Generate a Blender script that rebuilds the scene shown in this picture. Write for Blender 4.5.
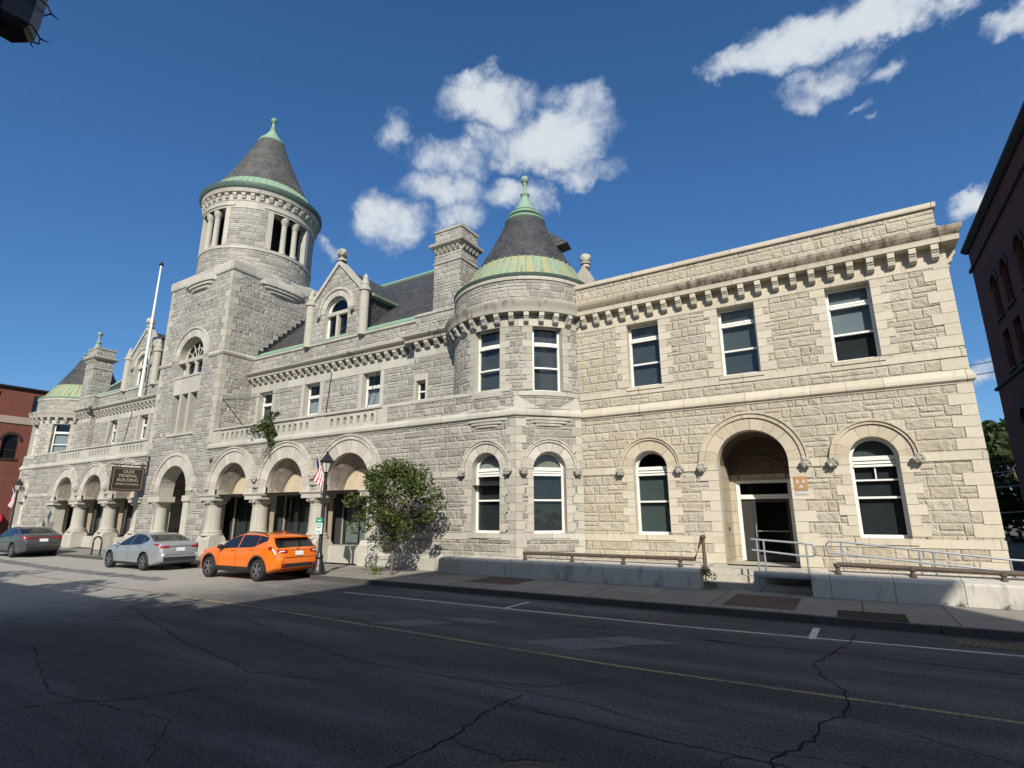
import bpy, bmesh, math, random
from math import sin, cos, pi, radians, sqrt, atan2
from mathutils import Vector, Matrix
random.seed(7)
for o in list(bpy.data.objects): bpy.data.objects.remove(o)
SC = bpy.context.scene
COL = SC.collection
# ------------------------------------------------------------------ camera, sky, sun, exposure
cam_d = bpy.data.cameras.new('camera'); cam = bpy.data.objects.new('camera', cam_d); COL.objects.link(cam)
SC.camera = cam
cam_d.sensor_width = 36.0; cam_d.lens = 539.83 / 1024 * 36
cam_d.clip_start = 0.05; cam_d.clip_end = 3000
YAW, PITCH, ROLL = radians(-31.232), radians(13.696), radians(-0.115)
EYE = Vector((0, 0, 2.284))
fw = Vector((sin(YAW)*cos(PITCH), cos(YAW)*cos(PITCH), sin(PITCH)))
rt = Vector((cos(YAW), -sin(YAW), 0)); up = rt.cross(fw)
rt2 = rt*cos(ROLL) + up*sin(ROLL); up2 = up*cos(ROLL) - rt*sin(ROLL)
cam.matrix_world = Matrix(((rt2.x, up2.x, -fw.x, EYE.x), (rt2.y, up2.y, -fw.y, EYE.y), (rt2.z, up2.z, -fw.z, EYE.z), (0, 0, 0, 1)))

SUN_AZ, SUN_EL = radians(32), radians(34)       # azimuth measured from -Y towards +X
sdir = Vector((sin(SUN_AZ)*cos(SUN_EL), -cos(SUN_AZ)*cos(SUN_EL), sin(SUN_EL)))
sun_d = bpy.data.lights.new('sun', 'SUN'); sun = bpy.data.objects.new('sun', sun_d); COL.objects.link(sun)
sun_d.energy = 5.0; sun_d.angle = radians(0.5); sun_d.color = (1.0, 0.93, 0.82)
sun.rotation_euler = sdir.to_track_quat('Z', 'Y').to_euler(); sun.location = sdir*60
W = bpy.data.worlds.new('World'); SC.world = W; W.use_nodes = True
SKY_STRENGTH = 0.118
vs = SC.view_settings
SC.display_settings.display_device = 'sRGB'
vs.view_transform = 'Standard'; vs.look = 'None'; vs.exposure = 0.12; vs.gamma = 1.0; vs.use_curve_mapping = False

# ------------------------------------------------------------------ node helpers
class NT:
    def __init__(s, tree): s.t = tree; s.n = tree.nodes; s.l = tree.links
    def node(s, typ, **kw):
        n = s.n.new(typ)
        for k, v in kw.items(): setattr(n, k, v)
        return n
    def put(s, sock, val):
        if isinstance(val, S): s.l.new(val.k, sock)
        elif isinstance(val, bpy.types.NodeSocket): s.l.new(val, sock)
        else: sock.default_value = val
    def m(s, op, a, b=None, c=None, clamp=False):
        n = s.node('ShaderNodeMath', operation=op); n.use_clamp = clamp
        s.put(n.inputs[0], a)
        if b is not None: s.put(n.inputs[1], b)
        if c is not None: s.put(n.inputs[2], c)
        return S(s, n.outputs[0])
    def sstep(s, x, a, b, to0=0.0, to1=1.0):
        n = s.node('ShaderNodeMapRange', interpolation_type='SMOOTHSTEP')
        s.put(n.inputs[0], x); n.inputs[1].default_value = a; n.inputs[2].default_value = b
        n.inputs[3].default_value = to0; n.inputs[4].default_value = to1
        return S(s, n.outputs[0])
    def comb(s, x, y, z=0.0):
        n = s.node('ShaderNodeCombineXYZ')
        for i, v in enumerate((x, y, z)): s.put(n.inputs[i], v)
        return S(s, n.outputs[0])
    def sep(s, v):
        n = s.node('ShaderNodeSeparateXYZ'); s.put(n.inputs[0], v)
        return [S(s, n.outputs[i]) for i in range(3)]
    def wn(s, v):
        n = s.node('ShaderNodeTexWhiteNoise', noise_dimensions='3D'); s.put(n.inputs['Vector'], v)
        return S(s, n.outputs['Value']), S(s, n.outputs['Color'])
    def noise(s, v, scale, detail=4.0, rough=0.55, dist=0.0):
        n = s.node('ShaderNodeTexNoise'); s.put(n.inputs['Vector'], v)
        n.inputs['Scale'].default_value = scale; n.inputs['Detail'].default_value = detail
        n.inputs['Roughness'].default_value = rough; n.inputs['Distortion'].default_value = dist
        return S(s, n.outputs['Fac'])
    def mix(s, f, a, b, blend='MIX'):
        n = s.node('ShaderNodeMix', data_type='RGBA', blend_type=blend)
        s.put(n.inputs[0], f); s.put(n.inputs[6], a); s.put(n.inputs[7], b)
        return S(s, n.outputs[2])
class S:
    def __init__(s, nt, k): s.nt = nt; s.k = k
    def __add__(s, o): return s.nt.m('ADD', s, o)
    __radd__ = __add__
    def __sub__(s, o): return s.nt.m('SUBTRACT', s, o)
    def __rsub__(s, o): return s.nt.m('SUBTRACT', o, s)
    def __mul__(s, o): return s.nt.m('MULTIPLY', s, o)
    __rmul__ = __mul__
    def __truediv__(s, o): return s.nt.m('DIVIDE', s, o)
    def floor(s): return s.nt.m('FLOOR', s)
    def fract(s): return s.nt.m('FRACT', s)
    def lt(s, o): return s.nt.m('LESS_THAN', s, o)
    def gt(s, o): return s.nt.m('GREATER_THAN', s, o)
    def min(s, o): return s.nt.m('MINIMUM', s, o)
    def max(s, o): return s.nt.m('MAXIMUM', s, o)
def c4(c): return (c[0], c[1], c[2], 1.0)
def newmat(name):
    m = bpy.data.materials.new(name); m.use_nodes = True
    nt = NT(m.node_tree); b = m.node_tree.nodes['Principled BSDF']
    return m, nt, b
def uvmap(nt): return S(nt, nt.node('ShaderNodeTexCoord').outputs['UV'])
def objco(nt): return S(nt, nt.node('ShaderNodeNewGeometry').outputs['Position'])
def bump(nt, b, h, dist, strength=1.0):
    n = nt.node('ShaderNodeBump'); nt.put(n.inputs['Height'], h)
    n.inputs['Distance'].default_value = dist; n.inputs['Strength'].default_value = strength
    nt.l.new(n.outputs[0], b.inputs['Normal'])

def ashlar(name, cols, mortar, h=0.34, w=0.95, rock=1.0, split=True, joint=0.009, var=1.0, stain=0.35, bdist=0.05):
    """random coursed stone: rows, random lengths, some blocks split; rock > 0 gives quarry faces"""
    m, nt, b = newmat(name)
    uv = uvmap(nt); u, v, _ = nt.sep(uv); pos = objco(nt)
    vv = v/h; row = vv.floor(); fv = vv.fract()
    r0, _c = nt.wn(nt.comb(row, 3.7, 1.3))
    uu = u/w + r0*9.0
    uu = uu + nt.m('SINE', uu*1.9 + r0*30.0)*0.26
    col = uu.floor(); fu = uu.fract()
    r1, rc = nt.wn(nt.comb(col, row, 0.5)); r2, r3, _ = nt.sep(rc)
    if split:
        sh = r1.lt(0.30); t = r2*0.3 + 0.35
        left = fu.lt(t)
        tt = left*t + (1.0-left)*(1.0-t)
        fa = (fu - (1.0-left)*t)/tt
        fu2 = sh*fa + (1.0-sh)*fu; w2 = (sh*tt + (1.0-sh))*w
        sv = r1.gt(0.80); t2 = r3*0.24 + 0.38
        low = fv.lt(t2); tv = low*t2 + (1.0-low)*(1.0-t2)
        fb = (fv - (1.0-low)*t2)/tv
        fv2 = sv*fb + (1.0-sv)*fv; h2 = (sv*tv + (1.0-sv))*h
        sub = sh*left*0.31 + sv*low*0.57
    else:
        fu2, fv2, w2, h2, sub = fu, fv, w, h, 0.0
    du = fu2.min(1.0-fu2)*w2; dv = fv2.min(1.0-fv2)*h2
    n1 = nt.noise(pos, 9.0, 3.0)
    d = du.min(dv) + (n1-0.5)*(0.016 if rock else 0.003)
    joint_m = nt.sstep(d, joint*0.55, joint*1.3)
    idv, idc = nt.wn(nt.comb(col + sub, row, 7.1))
    ia, ib, ic = nt.sep(idc)
    c = nt.mix(nt.m('MULTIPLY', ia, var, clamp=True), c4(cols[0]), c4(cols[1]))
    if len(cols) > 2: c = nt.mix(ib.gt(0.72)*0.85, c, c4(cols[2]))
    fine = nt.noise(pos, 34.0, 4.0, 0.7); mid = nt.noise(pos, 3.3, 5.0, 0.6); big = nt.noise(pos, 0.35, 4.0, 0.6)
    c = nt.mix(1.0, c, nt.mix(fine, (0.62, 0.62, 0.62, 1), (1.3, 1.3, 1.3, 1)), 'MULTIPLY')
    c = nt.mix(nt.sstep(mid, 0.52, 0.75)*stain, c, c4([x*0.55 for x in cols[0]]))
    c = nt.mix(nt.sstep(big, 0.48, 0.68)*stain*0.8, c, c4([x*0.62 for x in cols[0]]))
    px3, py3, pz3 = nt.sep(pos); stk = nt.noise(nt.comb(px3*2.3, py3*2.3, pz3*0.22), 1.7, 5.0, 0.62)
    c = nt.mix(nt.sstep(stk, 0.55, 0.74)*0.34, c, c4([q*0.5 for q in cols[0]])); c = nt.mix(nt.sstep(stk, 0.42, 0.28)*0.18, c, c4([min(.7, q*1.25) for q in cols[1]]))
    c = nt.mix(joint_m, c4(mortar), c)
    nt.put(b.inputs['Base Color'], c)
    b.inputs['Roughness'].default_value = 0.9; b.inputs['Specular IOR Level'].default_value = 0.25
    if rock:
        vo = nt.node('ShaderNodeTexVoronoi', feature='F1'); nt.put(vo.inputs['Vector'], pos); vo.inputs['Scale'].default_value = 5.0
        chip = S(nt, vo.outputs['Distance'])
        rn = nt.noise(pos, 4.6, 7.0, 0.66, 0.8); rn2 = nt.noise(pos, 12.0, 4.0, 0.65, 0.4)
        n4 = nt.noise(pos, 2.4, 2.0)
        pil = nt.sstep(d, 0.0, 0.05)
        hgt = pil*nt.sstep(n4, 0.40, 0.66)*(ic*0.34 + 0.04) + (pil*0.35 + 0.65)*(rn*1.35*rock + chip*0.30*rock + rn2*0.7) + fine*0.12
        bump(nt, b, hgt, bdist)
    else:
        bump(nt, b, joint_m*0.5 + fine*0.10 + mid*0.12, 0.012)
    return m
def plain(name, col, rough=0.6, metal=0.0, vary=0.12, bscale=None, bd=0.004, spec=0.5, nscale=6.0):
    m, nt, b = newmat(name); pos = objco(nt)
    n = nt.noise(pos, nscale, 5.0, 0.6)
    c = nt.mix(n, c4([x*(1-vary*1.6) for x in col]), c4([min(1, x*(1+vary*1.6)) for x in col]))
    nt.put(b.inputs['Base Color'], c); b.inputs['Roughness'].default_value = rough
    b.inputs['Metallic'].default_value = metal; b.inputs['Specular IOR Level'].default_value = spec
    if bscale: bump(nt, b, nt.noise(pos, bscale, 5.0, 0.65), bd)
    return m
M = {}
M['wing_rock'] = ashlar('buff_rock_faced_granite', [(0.475, 0.42, 0.32), (0.57, 0.51, 0.40), (0.50, 0.46, 0.38)], (0.43, 0.385, 0.305), 0.34, 0.80, bdist=0.06)
M['main_rock'] = ashlar('grey_rock_faced_granite', [(0.35, 0.33, 0.285), (0.46, 0.435, 0.38), (0.295, 0.28, 0.245)], (0.47, 0.44, 0.385), 0.31, 0.74, bdist=0.07, rock=1.0)
M['main_rock2'] = ashlar('pale_rock_faced_granite', [(0.36, 0.345, 0.305), (0.465, 0.445, 0.395), (0.30, 0.29, 0.26)], (0.49, 0.465, 0.41), 0.30, 0.70, bdist=0.075, rock=1.0)
def dressed(name, c1, c2, mort, w=1.35, h=50.0):
    return ashlar(name, [c1, c2], mort, h, w, rock=0, split=False, joint=0.010, stain=0.3)
M['wing_dress'] = dressed('buff_dressed_granite', (0.53, 0.475, 0.37), (0.60, 0.545, 0.435), (0.32, 0.28, 0.215))
M['main_dress'] = dressed('grey_dressed_granite', (0.42, 0.40, 0.345), (0.52, 0.495, 0.43), (0.27, 0.255, 0.22))
M['wing_vous'] = dressed('buff_voussoir_stone', (0.49, 0.425, 0.315), (0.57, 0.50, 0.385), (0.30, 0.26, 0.20), 0.46)
M['main_vous'] = dressed('grey_voussoir_stone', (0.44, 0.415, 0.355), (0.56, 0.53, 0.46), (0.25, 0.24, 0.21), 0.42)
M['vault'] = ashlar('shaded_vault_stone', [(0.19, 0.17, 0.14), (0.30, 0.275, 0.235)], (0.11, 0.10, 0.085), 0.34, 1.0, rock=0, split=False, stain=0.8)  # soffit shade put into a darker, mottled stone colour
def quoin_mat(name, c1, c2):
    m, nt, b = newmat(name); pos = objco(nt)
    g = nt.node('ShaderNodeNewGeometry'); ri = S(nt, g.outputs['Random Per Island'])
    fine = nt.noise(pos, 30.0, 4.0, 0.7); mid = nt.noise(pos, 2.5, 5.0)
    c = nt.mix(ri, c4(c1), c4(c2)); c = nt.mix(1.0, c, nt.mix(fine, (0.76, 0.76, 0.76, 1), (1.22, 1.22, 1.22, 1)), 'MULTIPLY')
    c = nt.mix(nt.sstep(mid, 0.5, 0.8)*0.3, c, c4([x*0.6 for x in c1]))
    nt.put(b.inputs['Base Color'], c); b.inputs['Roughness'].default_value = 0.9; b.inputs['Specular IOR Level'].default_value = 0.25
    bump(nt, b, fine*0.5 + mid, 0.012); return m
M['wing_quoin'] = quoin_mat('buff_quoin_stone', (0.52, 0.465, 0.365), (0.60, 0.545, 0.44))
M['main_quoin'] = quoin_mat('grey_quoin_stone', (0.36, 0.34, 0.285), (0.48, 0.455, 0.385))
def weathered(name, c1, dark, amount, west=False):
    m, nt, b = newmat(name); pos = objco(nt); x, y, z = nt.sep(pos)
    st = nt.noise(nt.comb(x*3.0, y*3.0, z*0.55), 1.6, 5.0, 0.6); big = nt.noise(pos, 0.5, 3.0)
    fine = nt.noise(pos, 30.0, 4.0, 0.7)
    c = nt.mix(fine, c4([q*0.8 for q in c1]), c4([q*1.15 for q in c1]))
    k = nt.sstep(st*0.6+big*0.4, 0.58-amount*0.3, 0.74-amount*0.3)
    if west: k = k*nt.sstep(x + (st-0.5)*3.0, -8.3, -5.2)*0.92
    c = nt.mix(k, c, c4(dark))
    nt.put(b.inputs['Base Color'], c); b.inputs['Roughness'].default_value = 0.92; b.inputs['Specular IOR Level'].default_value = 0.2
    bump(nt, b, fine + st, 0.015); return m
M['wing_corn'] = weathered('stained_cornice_stone', (0.40, 0.34, 0.26), (0.12, 0.09, 0.07), 0.44, True)
M['main_corn'] = weathered('grey_cornice_stone', (0.40, 0.38, 0.325), (0.16, 0.145, 0.125), 0.22)
M['low_wall'] = weathered('low_wall_granite', (0.56, 0.53, 0.47), (0.28, 0.27, 0.25), 0.28)
M['concrete'] = plain('step_concrete', (0.44, 0.41, 0.35), 0.95, vary=0.25, bscale=12, bd=0.01)
M['kerb'] = plain('kerb_granite', (0.07, 0.067, 0.062), 0.95, vary=0.3, bscale=9, bd=0.02)
M['white'] = plain('white_window_paint', (0.78, 0.77, 0.72), 0.5, vary=0.05)
M['cream'] = plain('cream_frame_paint', (0.66, 0.62, 0.52), 0.55, vary=0.06)
M['beige'] = plain('beige_panel', (0.50, 0.42, 0.30), 0.8, vary=0.18, nscale=1.6)
M['dark'] = plain('dark_interior', (0.035, 0.033, 0.032), 0.9, vary=0.2)
M['blind'] = plain('pale_blue_blind', (0.42, 0.47, 0.48), 0.8, vary=0.06)
M['curtain'] = plain('white_curtain', (0.62, 0.63, 0.62), 0.9, vary=0.1)
M['smoke'] = plain('grey_pane_backing', (0.115, 0.125, 0.13), 0.8, vary=0.15)  # grey sheet behind panes, painted stand-in for reflections in the glass
M['dusk'] = plain('dark_room_backing', (0.05, 0.056, 0.058), 0.8, vary=0.3, nscale=2.0)  # dark sheet behind panes, stands in for the unlit room
M['greenblind'] = plain('grey_green_blind', (0.15, 0.18, 0.165), 0.7, vary=0.1)
def slate_mat(name, c1, c2):
    m, nt, b = newmat(name); uv = uvmap(nt); u, v, _ = nt.sep(uv); pos = objco(nt)
    vv = v/0.22; row = vv.floor(); fv = vv.fract(); uu = u/0.28 + row*0.5; col = uu.floor(); fu = uu.fract()
    r, rc = nt.wn(nt.comb(col, row, 2.0)); n = nt.noise(pos, 1.2, 4.0)
    c = nt.mix(r, c4(c1), c4(c2)); c = nt.mix(nt.sstep(n, 0.45, 0.7)*0.4, c, c4([q*1.5 for q in c2]))
    e = nt.sstep(fv, 0.0, 0.16)*nt.sstep(fu.min(1.0-fu), 0.0, 0.05)
    c = nt.mix(e, c4([q*0.35 for q in c1]), c)
    nt.put(b.inputs['Base Color'], c); b.inputs['Roughness'].default_value = 0.62
    bump(nt, b, (1.0-fv)*0.7 + r*0.25 + e*0.3, 0.03); return m
M['slate'] = slate_mat('dark_slate', (0.032, 0.033, 0.035), (0.062, 0.062, 0.062))
M['slate_tower'] = slate_mat('brown_grey_slate', (0.056, 0.055, 0.051), (0.10, 0.097, 0.089))
def copper_mat(name, streak, a=(0.165, 0.29, 0.205, 1), bb=(0.26, 0.39, 0.285, 1)):
    m, nt, b = newmat(name); uv = uvmap(nt); u, v, _ = nt.sep(uv); pos = objco(nt)
    n1 = nt.noise(nt.comb(u*2.2, v*0.25, 0.0), 2.0, 5.0, 0.65); n2 = nt.noise(pos, 5.0, 4.0)
    c = nt.mix(n2, a, bb)
    c = nt.mix(nt.sstep(n1, 0.50, 0.57)*streak, c, (0.36, 0.31, 0.14, 1))
    c = nt.mix(nt.sstep(n1, 0.43, 0.36)*streak*0.8, c, (0.17, 0.115, 0.05, 1))
    nt.put(b.inputs['Base Color'], c); b.inputs['Roughness'].default_value = 0.7
    bump(nt, b, n2, 0.01); return m
M['copper'] = copper_mat('verdigris_copper', 0.25); M['copper_streak'] = copper_mat('streaked_verdigris_copper', 1.0, (0.20, 0.285, 0.19, 1), (0.30, 0.385, 0.265, 1))
M['copper_dark'] = plain('dark_gutter_copper', (0.07, 0.11, 0.09), 0.6, vary=0.3)
def glass_mat(name, tint=(0.55, 0.6, 0.62)):
    m, nt, b = newmat(name); m.node_tree.nodes.remove(b)
    out = m.node_tree.nodes['Material Output']
    tr = nt.node('ShaderNodeBsdfTransparent'); tr.inputs[0].default_value = c4(tint)
    gl = nt.node('ShaderNodeBsdfGlossy'); gl.inputs['Roughness'].default_value = 0.02; gl.inputs[0].default_value = (0.95, 0.97, 1, 1)
    fr = nt.node('ShaderNodeLayerWeight')
    n = nt.noise(objco(nt), 0.9, 2.0); bp = nt.node('ShaderNodeBump'); nt.put(bp.inputs['Height'], n); bp.inputs['Distance'].default_value = 0.02
    nt.l.new(bp.outputs[0], gl.inputs['Normal'])
    mx = nt.node('ShaderNodeMixShader'); f = nt.m('MULTIPLY_ADD', nt.m('POWER', S(nt, fr.outputs['Facing']), 4.0), 0.9, 0.045, clamp=True)
    nt.put(mx.inputs[0], f); nt.l.new(tr.outputs[0], mx.inputs[1]); nt.l.new(gl.outputs[0], mx.inputs[2])
    nt.l.new(mx.outputs[0], out.inputs[0]); return m
M['glass'] = glass_mat('window_glass')
M['shopglass'] = glass_mat('dark_shop_glass', (0.45, 0.5, 0.5))
M['carglass'] = plain('car_glass', (0.012, 0.014, 0.016), 0.05, vary=0.0, spec=0.9)
M['iron'] = plain('weathered_brown_iron', (0.085, 0.062, 0.043), 0.65, vary=0.3, bscale=20, bd=0.004)
M['galv'] = plain('galvanised_steel', (0.30, 0.32, 0.345), 0.5, metal=0.25, vary=0.12)
M['black'] = plain('black_paint', (0.016, 0.017, 0.019), 0.4, vary=0.1)
M['lampglass'] = plain('frosted_lamp_glass', (0.55, 0.53, 0.45), 0.4, vary=0.05)
M['polewhite'] = plain('white_pole_paint', (0.80, 0.80, 0.80), 0.35, vary=0.02)
M['gold'] = plain('gold_lettering', (0.46, 0.40, 0.29), 0.5, vary=0.05)
M['signbrown'] = plain('dark_brown_sign_board', (0.035, 0.026, 0.02), 0.55, vary=0.1)
M['brick_pave'] = None
def brick_mat(name, c1, c2, mort, sc=1.0, bw=0.21, bh=0.075):
    m, nt, b = newmat(name); uv = uvmap(nt)
    t = nt.node('ShaderNodeTexBrick'); nt.put(t.inputs['Vector'], uv)
    t.inputs['Scale'].default_value = sc; t.inputs['Brick Width'].default_value = bw; t.inputs['Row Height'].default_value = bh
    t.inputs['Mortar Size'].default_value = 0.007; t.inputs['Color1'].default_value = c4(c1); t.inputs['Color2'].default_value = c4(c2); t.inputs['Mortar'].default_value = c4(mort)
    n = nt.noise(objco(nt), 0.8, 5.0); c = nt.mix(1.0, S(nt, t.outputs[0]), nt.mix(n, (0.7, 0.7, 0.7, 1), (1.25, 1.25, 1.25, 1)), 'MULTIPLY')
    nt.put(b.inputs['Base Color'], c); b.inputs['Roughness'].default_value = 0.9; b.inputs['Specular IOR Level'].default_value = 0.2
    bump(nt, b, S(nt, t.outputs['Fac']), -0.01); return m
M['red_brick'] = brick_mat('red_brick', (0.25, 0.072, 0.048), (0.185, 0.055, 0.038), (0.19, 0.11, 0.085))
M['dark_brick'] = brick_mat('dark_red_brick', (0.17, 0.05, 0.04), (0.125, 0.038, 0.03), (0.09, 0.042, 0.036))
M['pave_brick'] = brick_mat('paving_brick', (0.15, 0.095, 0.085), (0.115, 0.078, 0.07), (0.075, 0.065, 0.06))
M['buffstone'] = plain('buff_band_stone', (0.38, 0.31, 0.24), 0.9, vary=0.12)
M['brownstone'] = plain('dark_trim_stone', (0.035, 0.022, 0.018), 0.9, vary=0.12)
def asphalt():
    m, nt, b = newmat('worn_asphalt'); pos = objco(nt); x, y, z = nt.sep(pos)
    sp = nt.noise(pos, 85.0, 2.0, 0.8); sp2 = nt.noise(pos, 24.0, 3.0, 0.75); mid = nt.noise(pos, 1.5, 5.0, 0.65)
    lane = nt.noise(nt.comb(x*0.14, y*1.0, 0.0), 1.0, 5.0, 0.6)
    c = nt.mix(sp, (0.045, 0.045, 0.047, 1), (0.13, 0.128, 0.122, 1))
    c = nt.mix(nt.sstep(mid, 0.42, 0.72)*0.5, c, (0.062, 0.063, 0.068, 1))
    c = nt.mix(nt.sstep(lane, 0.45, 0.66)*0.5, c, (0.20, 0.192, 0.178, 1))
    c = nt.mix(nt.sstep(lane, 0.47, 0.34)*0.45, c, (0.052, 0.053, 0.057, 1))
    gr = nt.noise(pos, 48.0, 2.0, 0.5)
    c = nt.mix(1.0, c, nt.mix(nt.sstep(sp2, 0.3, 0.7), (0.62, 0.62, 0.62, 1), (1.3, 1.3, 1.3, 1)), 'MULTIPLY')
    c = nt.mix(nt.sstep(gr, 0.60, 0.68)*0.75, c, (0.25, 0.245, 0.235, 1)); c = nt.mix(nt.sstep(gr, 0.40, 0.32)*0.8, c, (0.02, 0.02, 0.022, 1))
    sunlit_pale = nt.sstep(x + (mid-0.5)*6.0, -14.0, -21.0); c = nt.mix(sunlit_pale*0.85, c, nt.mix(sp2*0.5 + mid*0.5, (0.24, 0.23, 0.205, 1), (0.56, 0.535, 0.475, 1)))  # left stretch: sunlight brightness put into a paler road colour
    nt.put(b.inputs['Base Color'], c); b.inputs['Roughness'].default_value = 0.92; b.inputs['Specular IOR Level'].default_value = 0.2
    bump(nt, b, sp*0.7 + sp2*0.6, 0.012); return m
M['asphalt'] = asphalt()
def side_mat():
    m, nt, b = newmat('sidewalk_concrete'); pos = objco(nt); x, y, z = nt.sep(pos)
    fx = (x/1.62).fract(); fy = (y/1.58 + 0.05).fract()
    j = nt.sstep((fx.min(1.0-fx)).min(fy.min(1.0-fy)), 0.004, 0.012)
    r, _ = nt.wn(nt.comb((x/1.62).floor(), (y/1.58+0.05).floor(), 0.0))
    mid = nt.noise(pos, 1.3, 5.0, 0.65); f = nt.noise(pos, 40.0, 3.0, 0.7)
    c = nt.mix(r, (0.23, 0.212, 0.182, 1), (0.30, 0.277, 0.24, 1))
    c = nt.mix(1.0, c, nt.mix(f, (0.75, 0.75, 0.75, 1), (1.2, 1.2, 1.2, 1)), 'MULTIPLY')
    c = nt.mix(nt.sstep(mid, 0.5, 0.72)*0.5, c, (0.16, 0.15, 0.135, 1)); c = nt.mix(j, (0.085, 0.08, 0.07, 1), c)
    nt.put(b.inputs['Base Color'], c); b.inputs['Roughness'].default_value = 0.95; b.inputs['Specular IOR Level'].default_value = 0.2
    bump(nt, b, j + f*0.3, 0.01); return m
M['sidewalk'] = side_mat()
def worn_paint(name, col, under, thr):
    m, nt, b = newmat(name); pos = objco(nt)
    n = nt.noise(pos, 16.0, 5.0, 0.75); n2 = nt.noise(pos, 1.1, 3.0)
    f = nt.sstep(n*0.7 + n2*0.3, thr-0.05, thr+0.08)
    nt.put(b.inputs['Base Color'], nt.mix(f, c4(col), c4(under))); b.inputs['Roughness'].default_value = 0.85; return m
M['paint_white'] = worn_paint('worn_white_road_paint', (0.62, 0.62, 0.60), (0.12, 0.12, 0.12), 0.57)
M['paint_yellow'] = worn_paint('worn_yellow_road_paint', (0.36, 0.28, 0.13), (0.11, 0.105, 0.10), 0.50)
M['tar'] = plain('tar_crack_sealer', (0.022, 0.022, 0.024), 1.0, vary=0.35, spec=0.05)
M['patch'] = plain('pale_asphalt_patch', (0.15, 0.147, 0.142), 0.95, vary=0.28, bscale=60, bd=0.006, nscale=18)
M['soil'] = plain('tree_pit_soil', (0.022, 0.018, 0.014), 1.0, vary=0.5, bscale=14, bd=0.04)
M['castiron'] = plain('cast_iron', (0.05, 0.045, 0.042), 0.6, vary=0.3, bscale=40, bd=0.006)
M['bark'] = plain('tree_bark', (0.14, 0.105, 0.08), 0.95, vary=0.3, bscale=18, bd=0.02)
def leaf_mat(name, a, b_, dry):
    m, nt, b = newmat(name)
    g = nt.node('ShaderNodeNewGeometry'); ri = S(nt, g.outputs['Random Per Island'])
    c = nt.mix(ri, c4(a), c4(b_)); c = nt.mix(ri.gt(0.972)*1.0, c, c4(dry))
    nt.put(b.inputs['Base Color'], c); b.inputs['Roughness'].default_value = 0.55; b.inputs['Specular IOR Level'].default_value = 0.3
    tl = nt.node('ShaderNodeBsdfTranslucent'); nt.put(tl.inputs[0], nt.mix(0.5, c, (0.16, 0.2, 0.02, 1)))
    mx = nt.node('ShaderNodeMixShader'); mx.inputs[0].default_value = 0.22
    nt.l.new(b.outputs[0], mx.inputs[1]); nt.l.new(tl.outputs[0], mx.inputs[2]); nt.l.new(mx.outputs[0], m.node_tree.nodes['Material Output'].inputs[0])
    return m
M['leaf'] = leaf_mat('green_leaves', (0.038, 0.066, 0.016), (0.095, 0.125, 0.032), (0.22, 0.17, 0.05))
M['leaf_dark'] = leaf_mat('dark_green_leaves', (0.028, 0.05, 0.016), (0.06, 0.085, 0.026), (0.09, 0.10, 0.03))
M['weed'] = leaf_mat('bright_weed_leaves', (0.09, 0.14, 0.03), (0.15, 0.19, 0.05), (0.25, 0.22, 0.08))
M['ground'] = plain('dry_ground', (0.09, 0.085, 0.06), 1.0, vary=0.3)
def carpaint(name, col, metal=0.0):
    m, nt, b = newmat(name); b.inputs['Base Color'].default_value = c4(col); b.inputs['Metallic'].default_value = metal
    b.inputs['Roughness'].default_value = 0.32; b.inputs['Coat Weight'].default_value = 0.8; b.inputs['Coat Roughness'].default_value = 0.04
    n = nt.noise(objco(nt), 3.0, 4.0); nt.put(b.inputs['Roughness'], n*0.15 + 0.26); return m
M['orange'] = carpaint('orange_car_paint', (0.78, 0.17, 0.012)); M['silver'] = carpaint('silver_car_paint', (0.44, 0.47, 0.50), 0.55)
M['grey'] = carpaint('dark_grey_car_paint', (0.085, 0.09, 0.09), 0.4)
M['tyre'] = plain('tyre_rubber', (0.018, 0.018, 0.018), 0.85, vary=0.15); M['rim'] = plain('alloy_rim', (0.35, 0.36, 0.37), 0.3, metal=0.8, vary=0.05)
M['trim'] = plain('black_car_trim', (0.02, 0.02, 0.021), 0.6, vary=0.1)
M['taillight'] = plain('red_tail_lens', (0.30, 0.012, 0.015), 0.15, vary=0.1); M['clearlens'] = plain('clear_lens', (0.75, 0.72, 0.70), 0.12, vary=0.05)
M['plate'] = plain('white_number_plate', (0.70, 0.72, 0.74), 0.5, vary=0.1)
M['red'] = plain('red_fabric', (0.50, 0.02, 0.045), 0.8); M['fwhite'] = plain('white_fabric', (0.75, 0.74, 0.72), 0.8); M['fblue'] = plain('navy_fabric', (0.02, 0.03, 0.11), 0.8); M['fred'] = plain('flag_red_fabric', (0.42, 0.03, 0.05), 0.8)
M['signgreen'] = plain('green_sign_face', (0.03, 0.30, 0.20), 0.5); M['signwhite'] = plain('white_sign_face', (0.66, 0.76, 0.72), 0.5)
M['signorange'] = plain('faded_orange_sign_face', (0.40, 0.22, 0.10), 0.7, vary=0.25, nscale=14); M['signpale'] = plain('faded_pale_sign_paint', (0.50, 0.47, 0.42), 0.6)
M['signgrey'] = plain('grey_sign_back', (0.18, 0.17, 0.17), 0.6)

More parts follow.
